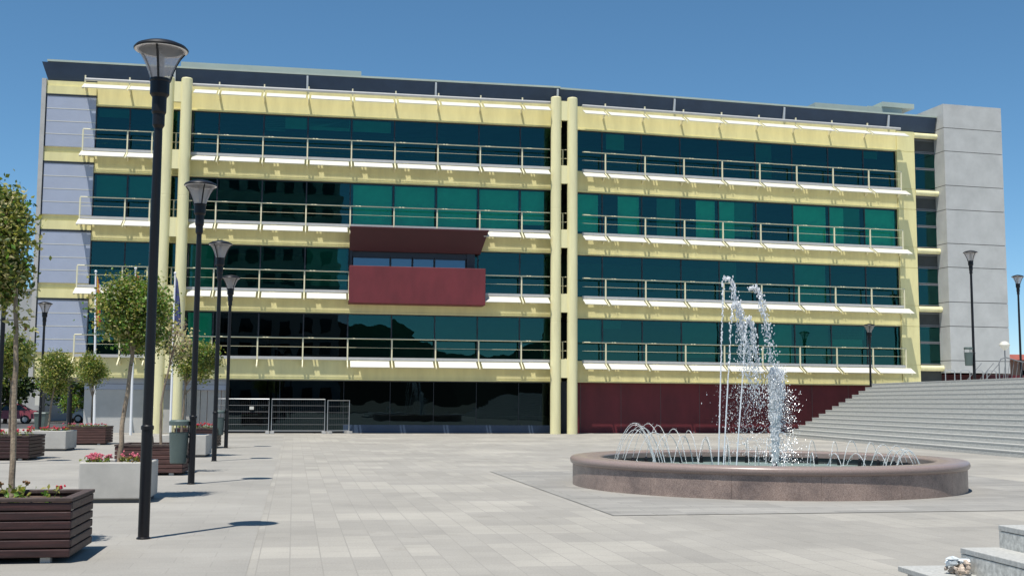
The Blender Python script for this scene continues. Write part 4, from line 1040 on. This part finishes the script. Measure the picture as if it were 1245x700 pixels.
def car(label, loc, rz, paint):
    o = thing('parked_car', label, 'car', (0, 0, 0), 'cars parked on the road at the left')
    F = WORLD
    q = MB(); prof = [(-2.1, .35), (-2.12, .62), (-2.0, .80), (-1.15, .92), (-.5, 1.40), (.9, 1.43), (1.65, .98), (2.05, .92), (2.12, .6), (2.08, .35)]
    n = len(prof); vs, fs = [], []
    for y, k in ((-.82, .93), (-.74, 1), (.74, 1), (.82, .93)):
        for x, z in prof: vs.append((x, y * (.86 if z > 1.2 else 1), z if k == 1 else .35 + (z - .35) * k))
    for a in range(3):
        for i in range(n): fs.append((a * n + i, a * n + (i + 1) % n, (a + 1) * n + (i + 1) % n, (a + 1) * n + i))
    fs += [tuple(range(n)), tuple(range(4 * n - 1, 3 * n - 1, -1))]
    q.add(vs, fs, 0, True); q.build('body', paint, o, origin=(0, 0, 0), angle=.5)
    for s in (-1, 1):
        q = MB(); y = s * .815
        q.add([(-.95, y * .99, .93), (1.45, y * .99, .98), (.85, y * .90, 1.34), (-.45, y * .90, 1.32)], [(0, 1, 2, 3)])
        q.add([(-.95, y * 1.0 + s * .012, .93), (1.45, y * 1.0 + s * .012, .98), (.85, y * .90 + s * .012, 1.34), (-.45, y * .90 + s * .012, 1.32)], [(0, 1, 2, 3)])
        q.build('side_window', 'carglass', o)
        q = MB(); q.blob((-2.06, s * .58, .68), .13, sq=(.4, 1.2, .6), seg=10, ring=6); q.build('headlight', 'white', o)
        q = MB(); q.blob((2.07, s * .6, .78), .12, sq=(.4, 1.1, .8), seg=10, ring=6); q.build('tail_light', 'lampred', o)
        for x in (-1.3, 1.3):
            q = MB(); q.tube([(x, s * .62, .31), (x, s * .84, .31)], .31, 18); w_ = q.build('wheel', 'tyre', o)
            q = MB(); q.tube([(x, s * .845, .31), (x, s * .86, .31)], .19, 12); q.build('rim', 'rim', w_)
    q = MB(); q.add([(-1.12, -.66, .945), (-1.12, .66, .945), (-.53, .58, 1.40), (-.53, -.58, 1.40)], [(0, 1, 2, 3)]); q.build('windscreen', 'carglass', o)
    o.location = loc; o.rotation_euler = (0, 0, rz)
    return o
car('dull red car parked beyond the planters at the left edge', (-36.4, 84, -.02), .3, 'carred')
car('white car parked under the dark trees, left of the grey wall', (-31.6, 89, -.02), .2, 'carwhite')
car('blue grey car parked at the far left edge behind the slim tree', (-39.8, 85, -.02), .5, 'carblue')
sg = thing('road_sign', 'small white road sign on a thin post under the trees', 'sign', (-29.6, 73, 0))
q = MB(); q.tube([(-29.6, 73, 0), (-29.6, 73, 2.0)], .03, 8); q.build('post', 'galv', sg)
q = MB(); q.box(Frame((-29.6, 73, 0), (1, 0, 0), (0, 1, 0)), -.28, .28, -.06, -.035, 1.35, 1.95); q.build('plate', 'white', sg)

# ------------------------------------------------------------------ what the glass reflects, behind the viewpoint
ob = thing('apartment_block', 'tall grey apartment block mirrored in the left part of the glass', 'building', (0, -46, 0))
FO = Frame((1, -46, 0), (1, 0, 0), (0, 1, 0))
q = MB(); q.box(FO, -10, 11, -14, 0, 0, 36); q.build('wall', 'tower_dark', ob)
w0 = None
for r_ in range(10):
    for c_ in range(7):
        if w0 is None:
            q = MB(); q.box(FO, -8.9, -7.3, .0, .06, 1.5, 3.4); w0 = q.build('window', 'carglass', ob); base_l = Vector(w0.location)
        else:
            w_ = w0.copy(); col.objects.link(w_); w_.parent = ob; w_.location = base_l + Vector((c_ * 2.85, 0, r_ * 3.4))
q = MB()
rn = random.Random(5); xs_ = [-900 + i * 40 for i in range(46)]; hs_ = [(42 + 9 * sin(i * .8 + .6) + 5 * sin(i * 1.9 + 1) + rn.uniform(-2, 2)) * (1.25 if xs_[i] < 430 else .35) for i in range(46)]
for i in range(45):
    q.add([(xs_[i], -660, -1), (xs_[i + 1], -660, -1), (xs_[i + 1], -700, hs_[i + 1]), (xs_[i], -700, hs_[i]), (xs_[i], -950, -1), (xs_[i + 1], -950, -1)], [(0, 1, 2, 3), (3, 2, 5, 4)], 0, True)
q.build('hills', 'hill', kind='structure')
